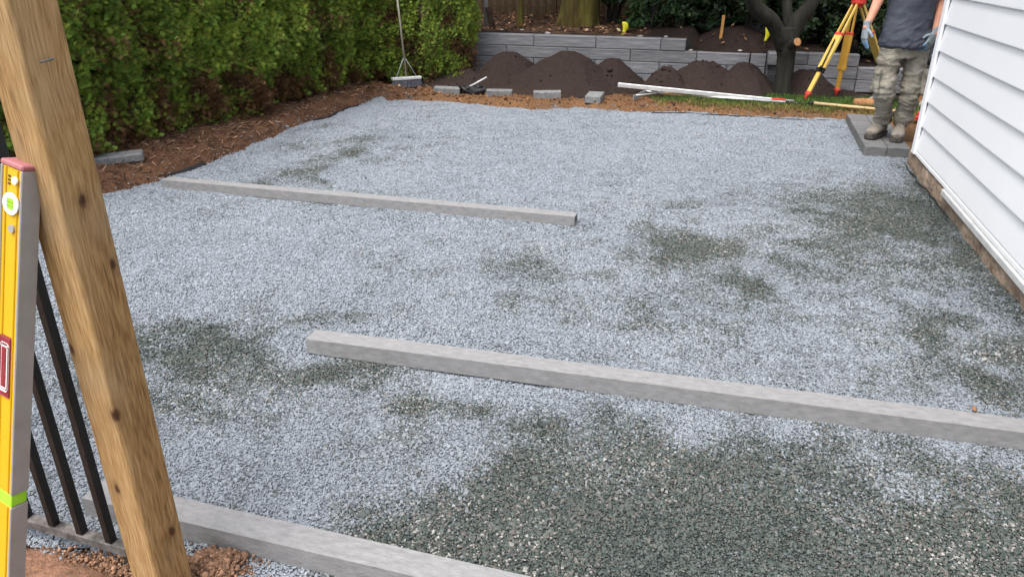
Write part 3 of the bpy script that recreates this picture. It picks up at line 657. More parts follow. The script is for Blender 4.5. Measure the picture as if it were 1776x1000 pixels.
heap(884, 94, 10.38, 78, 'broad rounded dark soil heap against the wall, next to the hedge end', 101, .7)
heap(985, 91, 10.02, 98, 'largest pointed dark soil heap with a sharp peak', 103, 2.2)
heap(1062, 102, 10.12, 62, 'medium dark soil heap behind the flank of the largest heap', 107, .8)
heap(1157, 117, 9.72, 46, 'small lumpy dark soil heap with a knobbly top behind the long aluminium straightedge', 109, 1.6)
heap(1222, 106, 9.88, 82, 'wide dark soil heap below the stepped-down end of the wall', 113, .6)
heap(1292, 111, 9.66, 62, 'dark soil heap in front of the wall corner block beside the forked tree', 127, .8)
heap(1398, 121, 9.85, 62, 'low dark soil heap behind the tripod leg and the forked tree', 131, .6)
heap(800, 119, 10.35, 80, 'low flat brown soil heap behind the grey block and the black tool', 137, .5)
heap(1478, 131, 9.95, 60, 'very low spread of dark soil behind the tripod feet', 139, .5)

# ------------------------------------------------------------------ arborvitae hedge
def spray_template():
    v = []; f = []
    def blade(p, d, L, wd, nrm):
        p = np.array(p, float); d = np.array(d, float); d /= np.linalg.norm(d); s = np.cross(d, nrm); i = len(v)
        v.extend([p - s * wd * .4, p + d * L * .55 - s * wd, p + d * L, p + d * L * .55 + s * wd]); f.extend([(i, i + 1, i + 2), (i, i + 2, i + 3)])
    nr = np.array([0, 1., 0]); blade((0, 0, 0), (0, .1, 1), 1.0, .05, nr)
    for k, zz in enumerate((.2, .42, .64)):
        L = .6 - .10 * k
        for s in (-1, 1): blade((0, .05 * zz, zz), (s * .8, random.uniform(-.25, .25), .75), L, .06, nr)
    for s in (-1, 1): blade((s * .2, 0, .42), (s * 1.0, .15, .3), .26, .04, nr); blade((s * .16, 0, .62), (s * .9, -.15, .3), .2, .04, nr)
    return np.array(v), np.array(f)
SV, SF = spray_template()
def crown_mesh(seed, H, Rm, n, z0=.09):
    r0 = np.random.default_rng(seed)
    th = np.where(r0.random(n) < .78, r0.uniform(-1.75, 1.75, n), r0.uniform(0, 2 * math.pi, n)); zz = np.where(r0.random(n) < .80, r0.uniform(z0, 2.05, n), r0.uniform(2.0, H, n))
    low = r0.random(n) < .0
    pf = np.minimum(1, (H - zz) / (H * .45)) ** .7 * (.90 + .1 * sstep(z0, .7, zz))
    cx, cy = np.cos(th), np.sin(th)
    lump = fbm(cx * 2.4 + seed, cy * 2.4, zz * 2.6, seed) - .5; lump2 = fbm(cx * 6 + seed, cy * 6, zz * 7, seed + 3, 2) - .5
    rad = Rm * pf * (1 + lump * .75 + lump2 * .45) * (1 - .30 * r0.random(n) ** 2.4)
    pos = np.stack([cx * rad, cy * rad, zz + r0.normal(0, .02, n)], 1)
    out = np.stack([cx, cy, np.zeros(n)], 1)
    d = out * r0.uniform(.5, 1.2, n)[:, None] + np.array([0, 0, 1.]) * r0.uniform(-.35, .9, n)[:, None] + r0.normal(0, .38, (n, 3))
    tang = np.stack([-cy, cx, np.zeros(n)], 1) * r0.choice([-1, 1], n)[:, None] + r0.normal(0, .6, (n, 3)) + np.array([0, 0, .3])
    Rr = rot_from(d, tang)
    sc_ = r0.uniform(.030, .068, n) * np.where(zz > 2.05, 2.0, 1.0)
    tone = np.clip(fbm(cx * 3.1 + seed, cy * 3.1, zz * 3.3, seed + 11) + r0.normal(0, .2, n), 0, 1)[:, None]
    g1 = np.array([.062, .110, .020]); g2 = np.array([.38, .54, .09])
    c = g1 * (1 - tone) + g2 * tone
    c[:, 0] *= r0.uniform(.8, 1.35, n)
    dead = (fbm(cx * 2.7 + 40 + seed, cy * 2.7, zz * 3.5, seed + 21, 3) + r0.normal(0, .05, n) + .22 * sstep(.75, .2, zz)) > .66
    br = np.array([.17, .095, .045]) * r0.uniform(.5, 1.5, (n, 1)); c = np.where(dead[:, None], br, c)
    return scatter('crown', SV, SF, pos, Rr, sc_[:, None] * np.ones((1, 3)), c)
def inner_mesh(seed, H, Rm):
    n, t_ = 40, 36; zz = .30 + (H - .35) * (np.arange(n + 1) / n)[:, None] * np.ones((1, t_)); th = np.ones((n + 1, 1)) * (np.arange(t_) / t_ * 2 * math.pi)[None]
    pf = np.minimum(1, (H - zz) / (H * .45)) ** .7
    r_ = Rm * .60 * pf * (1 + (fbm(np.cos(th) * 3 + seed, np.sin(th) * 3, zz * 4, seed + 31) - .5) * 1.1)
    v = np.stack([np.cos(th) * r_, np.sin(th) * r_, zz], 2).reshape(-1, 3); i = np.arange(n)[:, None] * t_; k = np.arange(t_)[None]; k2 = (k + 1) % t_
    return np_mesh('branch_core', v, np.stack([i + k, i + k2, i + t_ + k2, i + t_ + k], 2).reshape(-1, 4))
TREE_H = 3.3
crowns = [crown_mesh(s, TREE_H, .66, 32000) for s in (1, 2)]
for m_ in crowns: m_.materials.append(M['leaf'])
cores = [inner_mesh(s, TREE_H - .2, .66) for s in (1, 2)]
for m_ in cores: m_.materials.append(M['twig'])
def trunk_mesh():
    bm = bmesh.new(); tube_bm(bm, [(0, 0, -.08), (.01, 0, .3), (0, .02, 1.2), (0, 0, 2.9)], [.065, .05, .04, .01], 9)
    # thin dead twigs hanging out of the skirt
    for k in range(70):
        a = random.uniform(0, 6.28); z_ = random.uniform(.10, .75); r1 = random.uniform(.42, .68); d = Vector((math.cos(a), math.sin(a), 0))
        tube_bm(bm, [d * .05 + Vector((0, 0, z_ + .12)), d * r1 * .6 + Vector((random.uniform(-.05, .05), random.uniform(-.05, .05), z_ + .05)), d * r1 + Vector((random.uniform(-.1, .1), random.uniform(-.1, .1), max(.03, z_ - random.uniform(.02, .2))))], [.007, .005, .002], 4)
    me = bpy.data.meshes.new('trunk'); bmesh.ops.recalc_face_normals(bm, faces=bm.faces); bm.to_mesh(me); bm.free(); me.materials.append(M['twig']); return me
trk = trunk_mesh()
hl = (HED1 - HED0).length
spots = [(-3.0 + k * .72 + random.uniform(-.05, .05), .55 + random.uniform(-.06, .06)) for k in range(10)] 
spots += [(4.28, .6), (4.80, .55)]
ends = [(-1.62, 10.78, .86), (-1.07, 10.62, .80)]
spots = [(*(HED0 + hv * s + hp * (o_ - .20)), 1.0) for s, o_ in spots] + ends
for i, (px_, py_, sc_) in enumerate(spots):
    p = Vector((px_, py_))
    ordn = ['', 'second', 'third', 'fourth', 'fifth', 'sixth', 'seventh', 'eighth', 'ninth', 'tenth', 'eleventh', 'twelfth', 'thirteenth', 'fourteenth']
    lab = 'dense green cedar, %s in the hedge row counted from the retaining wall' % ordn[len(spots) - 1 - i]
    if i == len(spots) - 1: lab = 'dark cedar at the end of the hedge, in front of the retaining wall'
    t_ = thing('cedar_tree', (p.x, p.y, .07), lab, 'tree', 'cedar hedge along the gravel', math.atan2(-hp.y, -hp.x) + random.uniform(-.5, .5))
    t_.scale = (random.uniform(.95, 1.08) * sc_,) * 2 + (random.uniform(.96, 1.06),)
    link('trunk', trk, None, t_); link('branch_core', cores[i % 2], None, t_); link('crown', crowns[(i * 7 // 3) % 2], None, t_)
# neighbour's pale house beyond the hedge
nb = thing('neighbour_house', (-8.5, 17, 0), 'pale neighbouring house glimpsed through the hedge gap', 'house', rz=-R(20))
box('wall', (.2, 12, 4.0), (0, 0, 2.0), M['vinyl'], nb); box('roof', (5, 12.6, .2), (-2, 0, 4.1), M['roof'], nb)
box('window', (.06, 1.4, 1.2), (.11, -1, 1.9), M['roof'], nb)

# needles, bark and twigs on the bank; dry leaves on the raised bed
K = 15000
s = rng.uniform(-3.2, 5.6, K); o_ = -1.25 + rng.random(K) ** .8 * 1.9
lx = HED0.x + hv.x * s + hp.x * o_; ly = HED0.y + hv.y * s + hp.y * o_
k_ = (sd(lx, ly) > .03); lx, ly = lx[k_], ly[k_]; K = len(lx)
tv = np.array([[-.5, -.05, 0], [.5, -.04, .02], [.45, .05, 0], [-.45, .06, .03]]); tf = np.array([[0, 1, 2, 3]])
a = rng.uniform(0, 6.28, K); zd = np.stack([rng.normal(0, .3, K), rng.normal(0, .3, K), np.ones(K)], 1); xd = np.stack([np.cos(a), np.sin(a), np.zeros(K)], 1)
L = rng.uniform(.02, .10, K); cc = np.array([.14, .085, .055]) * np.exp(rng.normal(0, .55, K))[:, None] * np.array([1, 1, 1]); cc = np.clip(cc, .012, .42)
me = scatter('mulch_litter', tv, tf, np.stack([lx, ly, ground_z(lx, ly) + rng.uniform(.002, .022, K)], 1), rot_from(zd, xd), np.stack([L, L, L], 1), cc)
tag(link('mulch_litter', me, M['litter']), 'brown dead cedar needles and bark scraps under the hedge', 'mulch', kind='stuff')
leafT = np.array([[-.5, 0, .06], [0, -.28, 0], [.5, 0, .05], [0, .28, .03]]); leafF = np.array([[0, 1, 2], [0, 2, 3]])
K = 1300; U = np.where(rng.random(1300) < .88, rng.uniform(-1.0, 2.4, 1300), rng.uniform(2.4, 5.4, 1300)); Vv = rng.uniform(.2, 2.6, K); pos = np.array([bedp(a_, b_)[:] for a_, b_ in zip(U, Vv)]) + np.array([0, 0, .035])
a = rng.uniform(0, 6.28, K); zd = np.stack([rng.normal(0, .45, K), rng.normal(0, .45, K), np.ones(K)], 1); xd = np.stack([np.cos(a), np.sin(a), np.zeros(K)], 1)
cc = np.array([.16, .085, .05]) * np.exp(rng.normal(0, .6, K))[:, None]; cc = np.clip(cc, .01, .5); L = rng.uniform(.03, .085, K)[:, None] * np.ones((1, 3))
tag(link('leaf_litter', scatter('leaf_litter', leafT, leafF, pos, rot_from(zd, xd), L, cc), M['litter']), 'dry brown fallen leaves on the raised soil bed', 'leaves', kind='stuff')
# crumbs of clay and small stones along the far edge
K = 2600; xs = rng.uniform(-2.4, 4.6, K); ys = 9.35 - .21 * xs + rng.normal(.12, .28, K); k_ = sd(xs, ys) > .02; xs, ys = xs[k_], ys[k_]; K = len(xs)
bmx = bmesh.new(); bmesh.ops.create_icosphere(bmx, subdivisions=1, radius=1.0); IV = np.array([p.co[:] for p in bmx.verts]); IF = np.array([[q_.index for q_ in p.verts] for p in bmx.faces]); bmx.free()
cc = np.where(rng.random((K, 1)) < .8, np.array([[.14, .07, .034]]), np.array([[.07, .04, .03]])) * np.exp(rng.normal(0, .4, (K, 1)))
S = rng.gamma(1.6, .0045, K)[:, None] * rng.uniform(.6, 1.3, (K, 3)) + .0025
tag(link('clay_crumbs', scatter('clay_crumbs', IV, IF, np.stack([xs, ys, ground_z(xs, ys) + .004], 1), rot_from(rng.normal(0, 1, (K, 3)), rng.normal(0, 1, (K, 3))), S, cc), M['litter']), 'crumbs of orange clay along the far gravel edge', 'clay', kind='stuff')
# loose red earth and stones at the foot of the post
K = 6000; c0 = G(372, 985); c1 = G(130, 990); w_ = rng.random(K) < .35
xs = np.where(w_, c0.x + rng.normal(0, .045, K), c1.x + rng.normal(0, .14, K)); ys = np.where(w_, c0.y + rng.normal(-.01, .035, K), c1.y - .03 + rng.normal(-.03, .05, K))
zc = np.where(w_, .045 * np.exp(-(((xs - c0.x) / .07) ** 2 + ((ys - c0.y) / .05) ** 2)), .02)
cc = np.array([[.20, .115, .072]]) * np.exp(rng.normal(0, .35, (K, 1))); S = rng.gamma(1.8, .0014, K)[:, None] * rng.uniform(.6, 1.3, (K, 3)) + .0018
tag(link('red_earth_crumbs', scatter('red_earth_crumbs', IV, IF, np.stack([xs, ys, zc + rng.uniform(0, .012, K)], 1), rot_from(rng.normal(0, 1, (K, 3)), rng.normal(0, 1, (K, 3))), S, cc), M['litter']), 'crumbly reddish earth round the foot of the timber post', 'earth', kind='stuff')

# ------------------------------------------------------------------ grass strip between the gravel and the tree
K = 26000; xs = rng.uniform(1.7, 5.4, K); ys = 9.42 - .21 * xs + rng.uniform(-.62, .75, K)
dn = fbm(xs * 2.5, ys * 2.5, 0, 51) + .35 * sstep(2.0, 3.0, xs) - .2
k_ = (rng.random(K) < sstep(.25, .6, dn)) & (sd(xs, ys) > .06); xs, ys = xs[k_], ys[k_]; K = len(xs)
bt = np.array([[-.06, 0, 0], [.06, 0, 0], [.02, .25, .75], [0, .5, 1.0]]); bf = np.array([[0, 1, 2], [0, 2, 3]])
a = rng.uniform(0, 6.28, K); xd = np.stack([np.cos(a), np.sin(a), np.zeros(K)], 1); zd = np.stack([rng.normal(0, .45, K), rng.normal(0, .45, K), np.ones(K)], 1)
far = sstep(-.35, .1, ys - (9.42 - .21 * xs))[:, None]
cg = (np.array([[.26, .20, .07]]) * (1 - far) + np.array([[.085, .15, .03]]) * far) * np.exp(rng.normal(0, .3, (K, 1)))
tag(link('grass', scatter('grass', bt, bf, np.stack([xs, ys, ground_z(xs, ys) - .004], 1), rot_from(zd, xd), rng.uniform(.025, .065, K)[:, None] * np.ones((1, 3)), cg), M['leaf']), 'thin trodden grass between the gravel and the forked tree', 'grass', kind='stuff')

# ------------------------------------------------------------------ trees behind
def leaf_cloud(name, centres, radii, n, size, c1, c2, parent, mat=None, flat=.5, fold=True):
    r0 = rng; K = n; idx = r0.integers(0, len(centres), K); cen = np.array(centres)[idx]; rd = np.array(radii)[idx]
    d = r0.normal(0, 1, (K, 3)); d /= np.linalg.norm(d, axis=1, keepdims=True); pos = cen + d * (rd * r0.random(K) ** .4)[:, None] * np.array([1, 1, .75])
    nrm = d * .8 + np.array([0, 0, .8]) + r0.normal(0, .55, (K, 3)); xd = r0.normal(0, 1, (K, 3))
    t_ = r0.random((K, 1)); c = (np.array(c1) * (1 - t_) + np.array(c2) * t_) * np.exp(r0.normal(0, .2, (K, 1)))
    S = r0.uniform(size * .6, size * 1.3, K)[:, None] * np.ones((1, 3))
    return link(name, scatter(name, leafT, leafF, pos, rot_from(nrm, xd), S, c), mat or M['leaf_dark'], parent)
def limb_path(p0, p1, wob=.05, n=6):
    p0, p1 = Vector(p0), Vector(p1); return [p0.lerp(p1, i / n) + Vector((random.uniform(-wob, wob), random.uniform(-wob, wob), 0)) * (0 < i < n) for i in range(n + 1)]
def bumpy_tube(name, paths, mat, parent, n=16, bump=.12, fr=3.0, seed=0):
    bm = bmesh.new()
    for pts, rad in paths: tube_bm(bm, pts, rad, n)
    o = bm_obj(name, bm, mat, parent, True); me = o.data
    co = np.empty(len(me.vertices) * 3, np.float32); me.vertices.foreach_get('co', co); co = co.reshape(-1, 3)
    nn = np.empty_like(co); me.vertices.foreach_get('normal', nn.ravel()); nn = np.array([v.normal[:] for v in me.vertices])
    co = co + nn * ((fbm(co[:, 0] * fr * 4 + 7, co[:, 1] * fr * 4, co[:, 2] * fr, seed) - .5) * bump)[:, None]
    me.vertices.foreach_set('co', co.astype(np.float32).ravel()); me.update(); return o
def dense(pts, rad, per=5):
    P = [Vector(p) for p in pts]; o = []; rr = []
    for i in range(len(P) - 1):
        for k in range(per):
            t_ = k / per; p_ = P[max(i - 1, 0)]; q_ = P[min(i + 2, len(P) - 1)]
            o.append(.5 * ((2 * P[i]) + (P[i + 1] - p_) * t_ + (2 * p_ - 5 * P[i] + 4 * P[i + 1] - q_) * t_ ** 2 + (3 * P[i] - p_ - 3 * P[i + 1] + q_) * t_ ** 3))
            a_, b_ = rad[i], rad[i + 1]
            rr.append(tuple(u * (1 - t_) + v * t_ for u, v in zip(a_, b_)) if isinstance(a_, tuple) else a_ * (1 - t_) + b_ * t_)
    o.append(P[-1]); rr.append(rad[-1]); return o, rr
# forked tree
B0 = G(1353, 166, .06); fork = V(1362, 66, B0.y); fk = fork.z
ft = thing('forked_tree', (B0.x, B0.y, .03), 'dark forked tree trunk with a sawn stub, in front of the retaining wall', 'tree')
f0 = Vector((fork.x - B0.x, 0, fk - .03))
bumpy_tube('trunk', [dense([(0, 0, -.06), (0, 0, .05), (.01, 0, .22), (.015, 0, .5), f0, f0 + Vector((0, 0, .12))], [.18, .135, .105, .105, .125, .095])], M['bark'], ft, 20, .07, 2.2, 201)
l1 = V(1305, 0, B0.y - .15) - Vector((B0.x, B0.y, .03)); l2 = V(1410, 0, B0.y + .05) - Vector((B0.x, B0.y, .03))
bumpy_tube('limb', [dense([f0 + Vector((.0, 0, -.12)), f0 + (l1 - f0) * .4, l1, l1 + Vector((-.35, -.1, .8)), l1 + Vector((-.75, .1, 2.0))], [.10, .095, .085, .07, .05])], M['bark'], ft, 14, .05, 2.5, 207)
bumpy_tube('limb', [dense([f0 + Vector((.02, 0, -.12)), f0 + (l2 - f0) * .5, l2, l2 + Vector((.3, .1, .8)), l2 + Vector((.7, .3, 2.0))], [.095, .088, .08, .065, .045])], M['bark'], ft, 14, .05, 2.5, 211)
st0 = f0 + Vector((.03, -.03, -.10)); stp = V(1383, 73, B0.y - .22) - Vector((B0.x, B0.y, .03)); std = (stp - st0).normalized()
bumpy_tube('stub', [dense([st0, stp], [.062, .052])], M['bark'], ft, 12, .02, 3, 213)
tube('sawn_face', [stp - std * .01, stp + std * .006], [.050, .047], M['cutwood'], ft, 14, smooth=False)
bumpy_tube('limb', [dense([f0 + Vector((.06, .05, .05)), f0 + Vector((-.02, .25, .8)), f0 + Vector((.1, .5, 2.0))], [.07, .05, .03])], M['bark'], ft, 10, .03, 3, 217)
cen = []; rad = []
for k in range(26): cen.append((random.uniform(-1.9, 2.2), random.uniform(.3, 2.8), random.uniform(2.3, 4.0))); rad.append(random.uniform(.4, .8))
leaf_cloud('crown', cen, rad, 16000, .085, (.03, .055, .015), (.075, .12, .03), ft)  # crown out of view overhead, added to shade the ground at the back
# big mossy trunk, thin trunk, further trees
def big_tree(u, v, r, H, label, mat, seed, crown=True, flare=1.25, name='big_tree', ncr=20, spread=2.6, nl=15000):
    p = bedp(u, v); t_ = thing(name, (p.x, p.y, p.z - .08), label, 'tree', 'trees on the raised bed')
    bumpy_tube('trunk', [dense([(0, 0, -.15), (0, 0, .05), (.0, 0, .28), (.02, .02, 1.0), (.05, .05, H * .6), (.1, .1, H)], [r * flare * 1.15, r * flare, r * 1.06, r, r * .8, r * .45], 8)], mat, t_, 26, r * .5, 2.0, seed)
    if crown:
        cen = [(random.uniform(-spread, spread), random.uniform(-spread, spread), random.uniform(H * .62, H * 1.25)) for k in range(ncr)]
        for k in range(5):
            c_ = cen[k]; tube('limb', limb_path((.05, .05, H * .6), c_, .1), [r * .4, r * .34, r * .28, r * .22, r * .16, r * .1, r * .05], M['bark'], t_, 8)
        leaf_cloud('crown', cen, [random.uniform(.6, 1.1) for k in range(ncr)], nl, .12, (.03, .06, .015), (.08, .13, .03), t_)  # unseen canopy above the frame, added so the bed and background fall dark
    return t_
pu = lambda px, v: None
def find_u(px, v):                                       # bed coordinate of a thing seen in column px
    lo, hi = -3.0, 8.0
    for _ in range(40):
        m_ = (lo + hi) / 2; p = bedp(m_, v); dep = p.y * cp + (CAM_H - p.z) * sp
        if 888 + F * p.x / dep < px: lo = m_
        else: hi = m_
    return lo
big_tree(find_u(1003, 1.15), 1.15, .27, 5.0, 'thick mossy yellow-green tree trunk on the raised bed', M['moss_bark'], 301)
big_tree(find_u(902, 1.0), 1.0, .05, 4.0, 'slim mossy trunk standing before the board fence', M['moss_bark'], 303, ncr=10, spread=1.2, nl=4000, name='slim_tree')
big_tree(find_u(1160, 3.4), 3.4, .14, 4.6, 'dark trunk in the shade behind the evergreen shrubs', M['bark'], 305, ncr=22, name='shade_tree')
big_tree(find_u(1480, 3.0), 3.0, .15, 4.6, 'dark trunk in the shade behind the tripod', M['bark'], 307, ncr=24, spread=3.0, name='shade_tree')
big_tree(find_u(800, 3.0), 3.0, .14, 4.6, 'dark trunk in the shade beyond the end of the hedge', M['bark'], 309, ncr=18, name='shade_tree')

# board fence at the back
fa = find_u(800, 2.6); fl = thing('board_fence', bedp(fa, 2.6), 'weathered brown board fence behind the mossy tree', 'fence', rz=wa)
bw = .14
for k in range(64):
    box('fence_board', (bw - .012, .02, 1.8), (k * bw - .6, random.uniform(-.004, .004), .85 + random.uniform(-.015, .015)), M['oldwood'], fl, bev=.002)
for z_ in (.3, 1.4): box('fence_rail', (64 * bw, .04, .09), (64 * bw / 2 - .67, .032, z_), M['oldwood'], fl)
for k in range(5): box('fence_post', (.09, .09, 2.0), (k * 2.2 - .5, .08, .9), M['oldwood'], fl)

# evergreen shrubs on the bed
def shrub(px, v, rw_, rh, label, n, size, c1, c2, group='shrubs on the raised bed'):
    u = find_u(px, v); p = bedp(u, v); t_ = thing('evergreen_shrub', p, label, 'shrub', group)
    cen = []; rad = []
    for k in range(14):
        a_ = random.uniform(0, 6.28); q_ = random.random() ** .5; cen.append((math.cos(a_) * q_ * rw_ * .75, math.sin(a_) * q_ * rw_ * .6, random.uniform(.12, .95) * rh)); rad.append(rw_ * random.uniform(.28, .45))
    leaf_cloud('foliage', cen, rad, n, size, c1, c2, t_)
    bm = bmesh.new()
    for c_ in cen[:9]: tube_bm(bm, limb_path((random.uniform(-.05, .05), random.uniform(-.05, .05), -.05), c_, .04, 4), [.022, .018, .014, .01, .006], 6)
    bm_obj('stems', bm, M['bark'], t_, True)
dg1, dg2 = (.014, .028, .012), (.045, .075, .028)
for a_ in [(1060, 1.5, .55, 1.5, 'dark evergreen shrub right beside the thick mossy trunk', 2600, .09, dg1, dg2),
           (1128, 1.0, .55, 1.1, 'glossy dark green shrub above the middle of the retaining wall', 3000, .075, (.02, .045, .015), (.06, .11, .04)),
           (1195, 1.25, .55, 1.5, 'tall dark shrub behind the large-leaved hosta', 2600, .09, dg1, dg2),
           (1275, 1.5, .8, 1.9, 'dark broad shrub behind the new wooden stake', 3600, .09, dg1, dg2),
           (1345, 1.1, .7, 1.8, 'dark shrub directly behind the forked tree', 3200, .085, dg1, dg2),
           (1425, .85, .7, 1.7, 'dark shrub behind the tripod legs above the wall', 3200, .085, dg1, dg2),
           (1500, 1.0, .8, 1.9, 'dark shrub behind the standing worker', 3400, .09, dg1, dg2),
           (1590, 1.0, .8, 1.9, 'dark shrub next to the house corner', 3400, .09, dg1, dg2),
           (1240, 4.2, 1.3, 3.2, 'tall dark evergreen at the back of the bed', 6000, .11, dg1, dg2),
           (1400, 4.2, 1.4, 3.4, 'tall dark evergreen behind the forked tree and shrubs', 6000, .11, dg1, dg2),
           (1560, 4.0, 1.4, 3.4, 'tall dark evergreen far behind the standing worker', 6000, .11, dg1, dg2),
           (1085, 4.4, 1.1, 3.0, 'tall dark evergreen behind the thick mossy trunk', 5000, .11, dg1, dg2),
           (1300, .75, .42, .75, 'low dark shrub between the new stake and the forked tree', 1600, .07, dg1, dg2), (1455, .5, .45, .7, 'low dark shrub just above the wall behind the tripod', 1700, .07, dg1, dg2), (1545, .55, .45, .8, 'low dark shrub just above the wall behind the standing worker', 1700, .07, dg1, dg2),
           (1385, .6, .40, .7, 'low dark shrub above the wall right behind the forked trunk', 1500, .07, dg1, dg2), (1180, .9, .35, .7, 'low dark shrub between the glossy shrub and the hosta', 1500, .07, dg1, dg2),
           (735, 3.2, .8, 2.2, 'dark shrub beyond the last cedar', 3200, .10, dg1, dg2)]: shrub(*a_)
# low leafy plants: strap-leaved clump and hosta
def strap_plant(px, v, n, L, wd, label, c, arch=.6, name='strap_leaved_plant'):
    p = bedp(find_u(px, v), v); t_ = thing(name, p, label, 'plant')
    for k in range(n):
        a_ = random.uniform(0, 6.28); d = Vector((math.cos(a_), math.sin(a_), 0)); s_ = Vector((-d.y, d.x, 0)); l_ = L * random.uniform(.7, 1.1); vv = []; ff = []
        hz = random.uniform(.35, .9)
        for i in range(7):
            q_ = i / 6; c_ = d * (l_ * q_ * arch) + Vector((0, 0, l_ * (hz * q_ * 1.4 - .9 * hz * q_ * q_)))
            w_ = wd * math.sin(math.pi * min(.98, .12 + q_ * .88)) 
            vv += [c_ - s_ * w_ + Vector((0, 0, .15 * w_)), c_ - Vector((0, 0, .12 * w_)), c_ + s_ * w_ + Vector((0, 0, .15 * w_))]
        for i in range(6):
            for j in (0, 1): ff.append((i * 3 + j, i * 3 + j + 1, i * 3 + j + 4, i * 3 + j + 3))
        cv = np.tile(np.array(c) * random.uniform(.7, 1.3), (21, 1)); link('leaf', np_mesh('leaf', [tuple(q_) for q_ in vv], ff, cv), M['leaf_dark'], t_, True)
strap_plant(1086, .75, 22, .34, .016, 'green strap-leaved clump behind the yellow ribbon on the bed', (.035, .09, .03))
strap_plant(1222, .95, 13, .42, .11, 'broad-leaved hosta beside the new wooden stake', (.045, .085, .05), .8, 'hosta')
strap_plant(1265, 1.05, 9, .40, .10, 'dark broad-leaved hosta behind the new wooden stake', (.03, .06, .035), .8, 'hosta')
# stakes with ribbons
def stake(px, ybot, v, top_h, label, ribbon_=None, mat='stake', w_=.035):
    p = bedp(find_u(px, v), v); t_ = thing('survey_stake', p, label, 'stake')
    box('shaft', (w_, w_ * .6, top_h + .1), (0, 0, top_h / 2 - .05), M[mat], t_, rot=(0, R(2), R(10)), bev=.002)
    if ribbon_:
        z0, z1 = ribbon_; vv = []; 
        for i in range(7):
            q_ = i / 6; w2 = .028 + .012 * math.sin(q_ * 5); vv += [(-w2 + .02 * math.sin(q_ * 4), -.03 - .01 * q_, z1 - (z1 - z0) * q_), (w2 + .02 * math.sin(q_ * 4), -.03 - .02 * q_, z1 - (z1 - z0) * q_)]
        ff = [(i * 2, i * 2 + 1, i * 2 + 3, i * 2 + 2) for i in range(6)]
        o = link('ribbon', np_mesh('ribbon', vv, ff), M['ribbon'], t_, True); so_ = o.modifiers.new('s', 'SOLIDIFY'); so_.thickness = .002
    return t_
stake(1250, 58, .42, .30, 'new orange-brown wooden stake with a pale top on the small soil rise')
stake(1081, 50, .40, .17, 'thin stake with a yellow ribbon near the strap-leaved clump', (-.0, .17), 'oldwood', .012)
stake(1325, 75, .20, .28, 'thin stake with a yellow ribbon beside the forked tree', (.10, .28), 'oldwood', .012)
p = bedp(find_u(843, .75), .75); tube_o = tube('metal_pole', [p + Vector((0, 0, -.05)), p + Vector((0, 0, 2.2))], .032, M['steel'], None, 14); tag(tube_o, 'upright grey metal pole at the end of the raised bed', 'pole')
p = bedp(find_u(851, .62), .62); o = box('offcut_board', (.09, .022, .34), p + Vector((0, 0, .14)), M['twig'], None, rot=(R(8), R(-14), R(10))); tag(o, 'short weathered board leaning by the metal pole', 'board')
# pale stones on the soil
for k, (px, v_) in enumerate([(1198, .12), (1283, .12), (1110, .2), (950, .25), (905, .5), (870, .45), (1155, .22)]):
    p = bedp(find_u(px, v_), v_); r_ = random.uniform(.018, .03); bm = bmesh.new(); bmesh.ops.create_icosphere(bm, subdivisions=2, radius=r_)
    for q_ in bm.verts: q_.co *= random.uniform(.85, 1.12); q_.co.z *= .6; q_.co.x *= 1.5
    o = bm_obj('pale_stone', bm, M['stone'], None, False); o.location = p + Vector((0, 0, .015)); tag(o, 'small pale stone lying on the dark soil bed above the wall', 'stone', 'pale stones on the raised bed')

# ------------------------------------------------------------------ blocks and tools on the far strip
def far_block(px, py, size, rz, label, mat='brick', z=None):
    p = G(px, py, .06); o = box('concrete_block', size, (p.x, p.y, (zg(p.x, p.y) + size[2] / 2 - .012) if z is None else z), M[mat], None, rot=(random.uniform(-.03, .03), random.uniform(-.03, .03), rz), bev=.006)
    return tag(o, label, 'block', 'loose concrete blocks along the far edge')
far_block(776, 160, (.34, .15, .085), -.05, 'grey concrete block lying beside the black tool, nearest the broom')
far_block(866, 164, (.33, .13, .085), -.06, 'pale concrete block between the black tool and the largest heap')
far_block(949, 170, (.34, .15, .085), -.03, 'grey concrete block at the foot of the largest soil heap')
far_block(1031, 174, (.19, .34, .085), -.25, 'grey concrete block set end-on near the rake head')
p0 = G(170, 303, .08); 
lb = box('concrete_edging_piece', (.50, .14, .075), V(196, 293, 6.02), M['brick'], None, rot=(.05, -.05, R(22)), bev=.012); lb.location.z = zg(lb.location.x, lb.location.y) + .035
tag(lb, 'pale grey block lying on the mulch behind the timber post', 'block')
# black tool: a rubber mallet thrown on a crumpled black strap
p = G(822, 160, .06); tl = thing('black_strap_bundle', (p.x, p.y, zg(p.x, p.y)), 'crumpled black straps with a grey stick between two concrete blocks', 'straps', rz=-.1)
bm = bmesh.new()
for k in range(9):
    a0 = random.uniform(0, 6.28); r_ = random.uniform(.06, .13); c_ = Vector((random.uniform(-.12, .12), random.uniform(-.05, .05), .05))
    tube_bm(bm, [c_ + Vector((math.cos(a0 + q_ * .9) * r_, math.sin(a0 + q_ * .9) * r_ * .5, .05 * math.sin(q_ * 1.3 + k) )) for q_ in range(8)], [(.018, .007)] * 8, 8)
bm_obj('strap', bm, M['black'], tl, True)
bm = bmesh.new(); bmesh.ops.create_icosphere(bm, subdivisions=3, radius=1)
for q_ in bm.verts:
    n_ = float(fbm(np.array([q_.co.x * 2.5 + 3]), np.array([q_.co.y * 2.5]), np.array([q_.co.z * 2.5]), 91)[0]) - .5; q_.co *= 1 + n_ * .9; q_.co = Vector((q_.co.x * .16, q_.co.y * .09, q_.co.z * .065 + .05))
bm_obj('cloth', bm, M['dark_cloth'], tl, True)
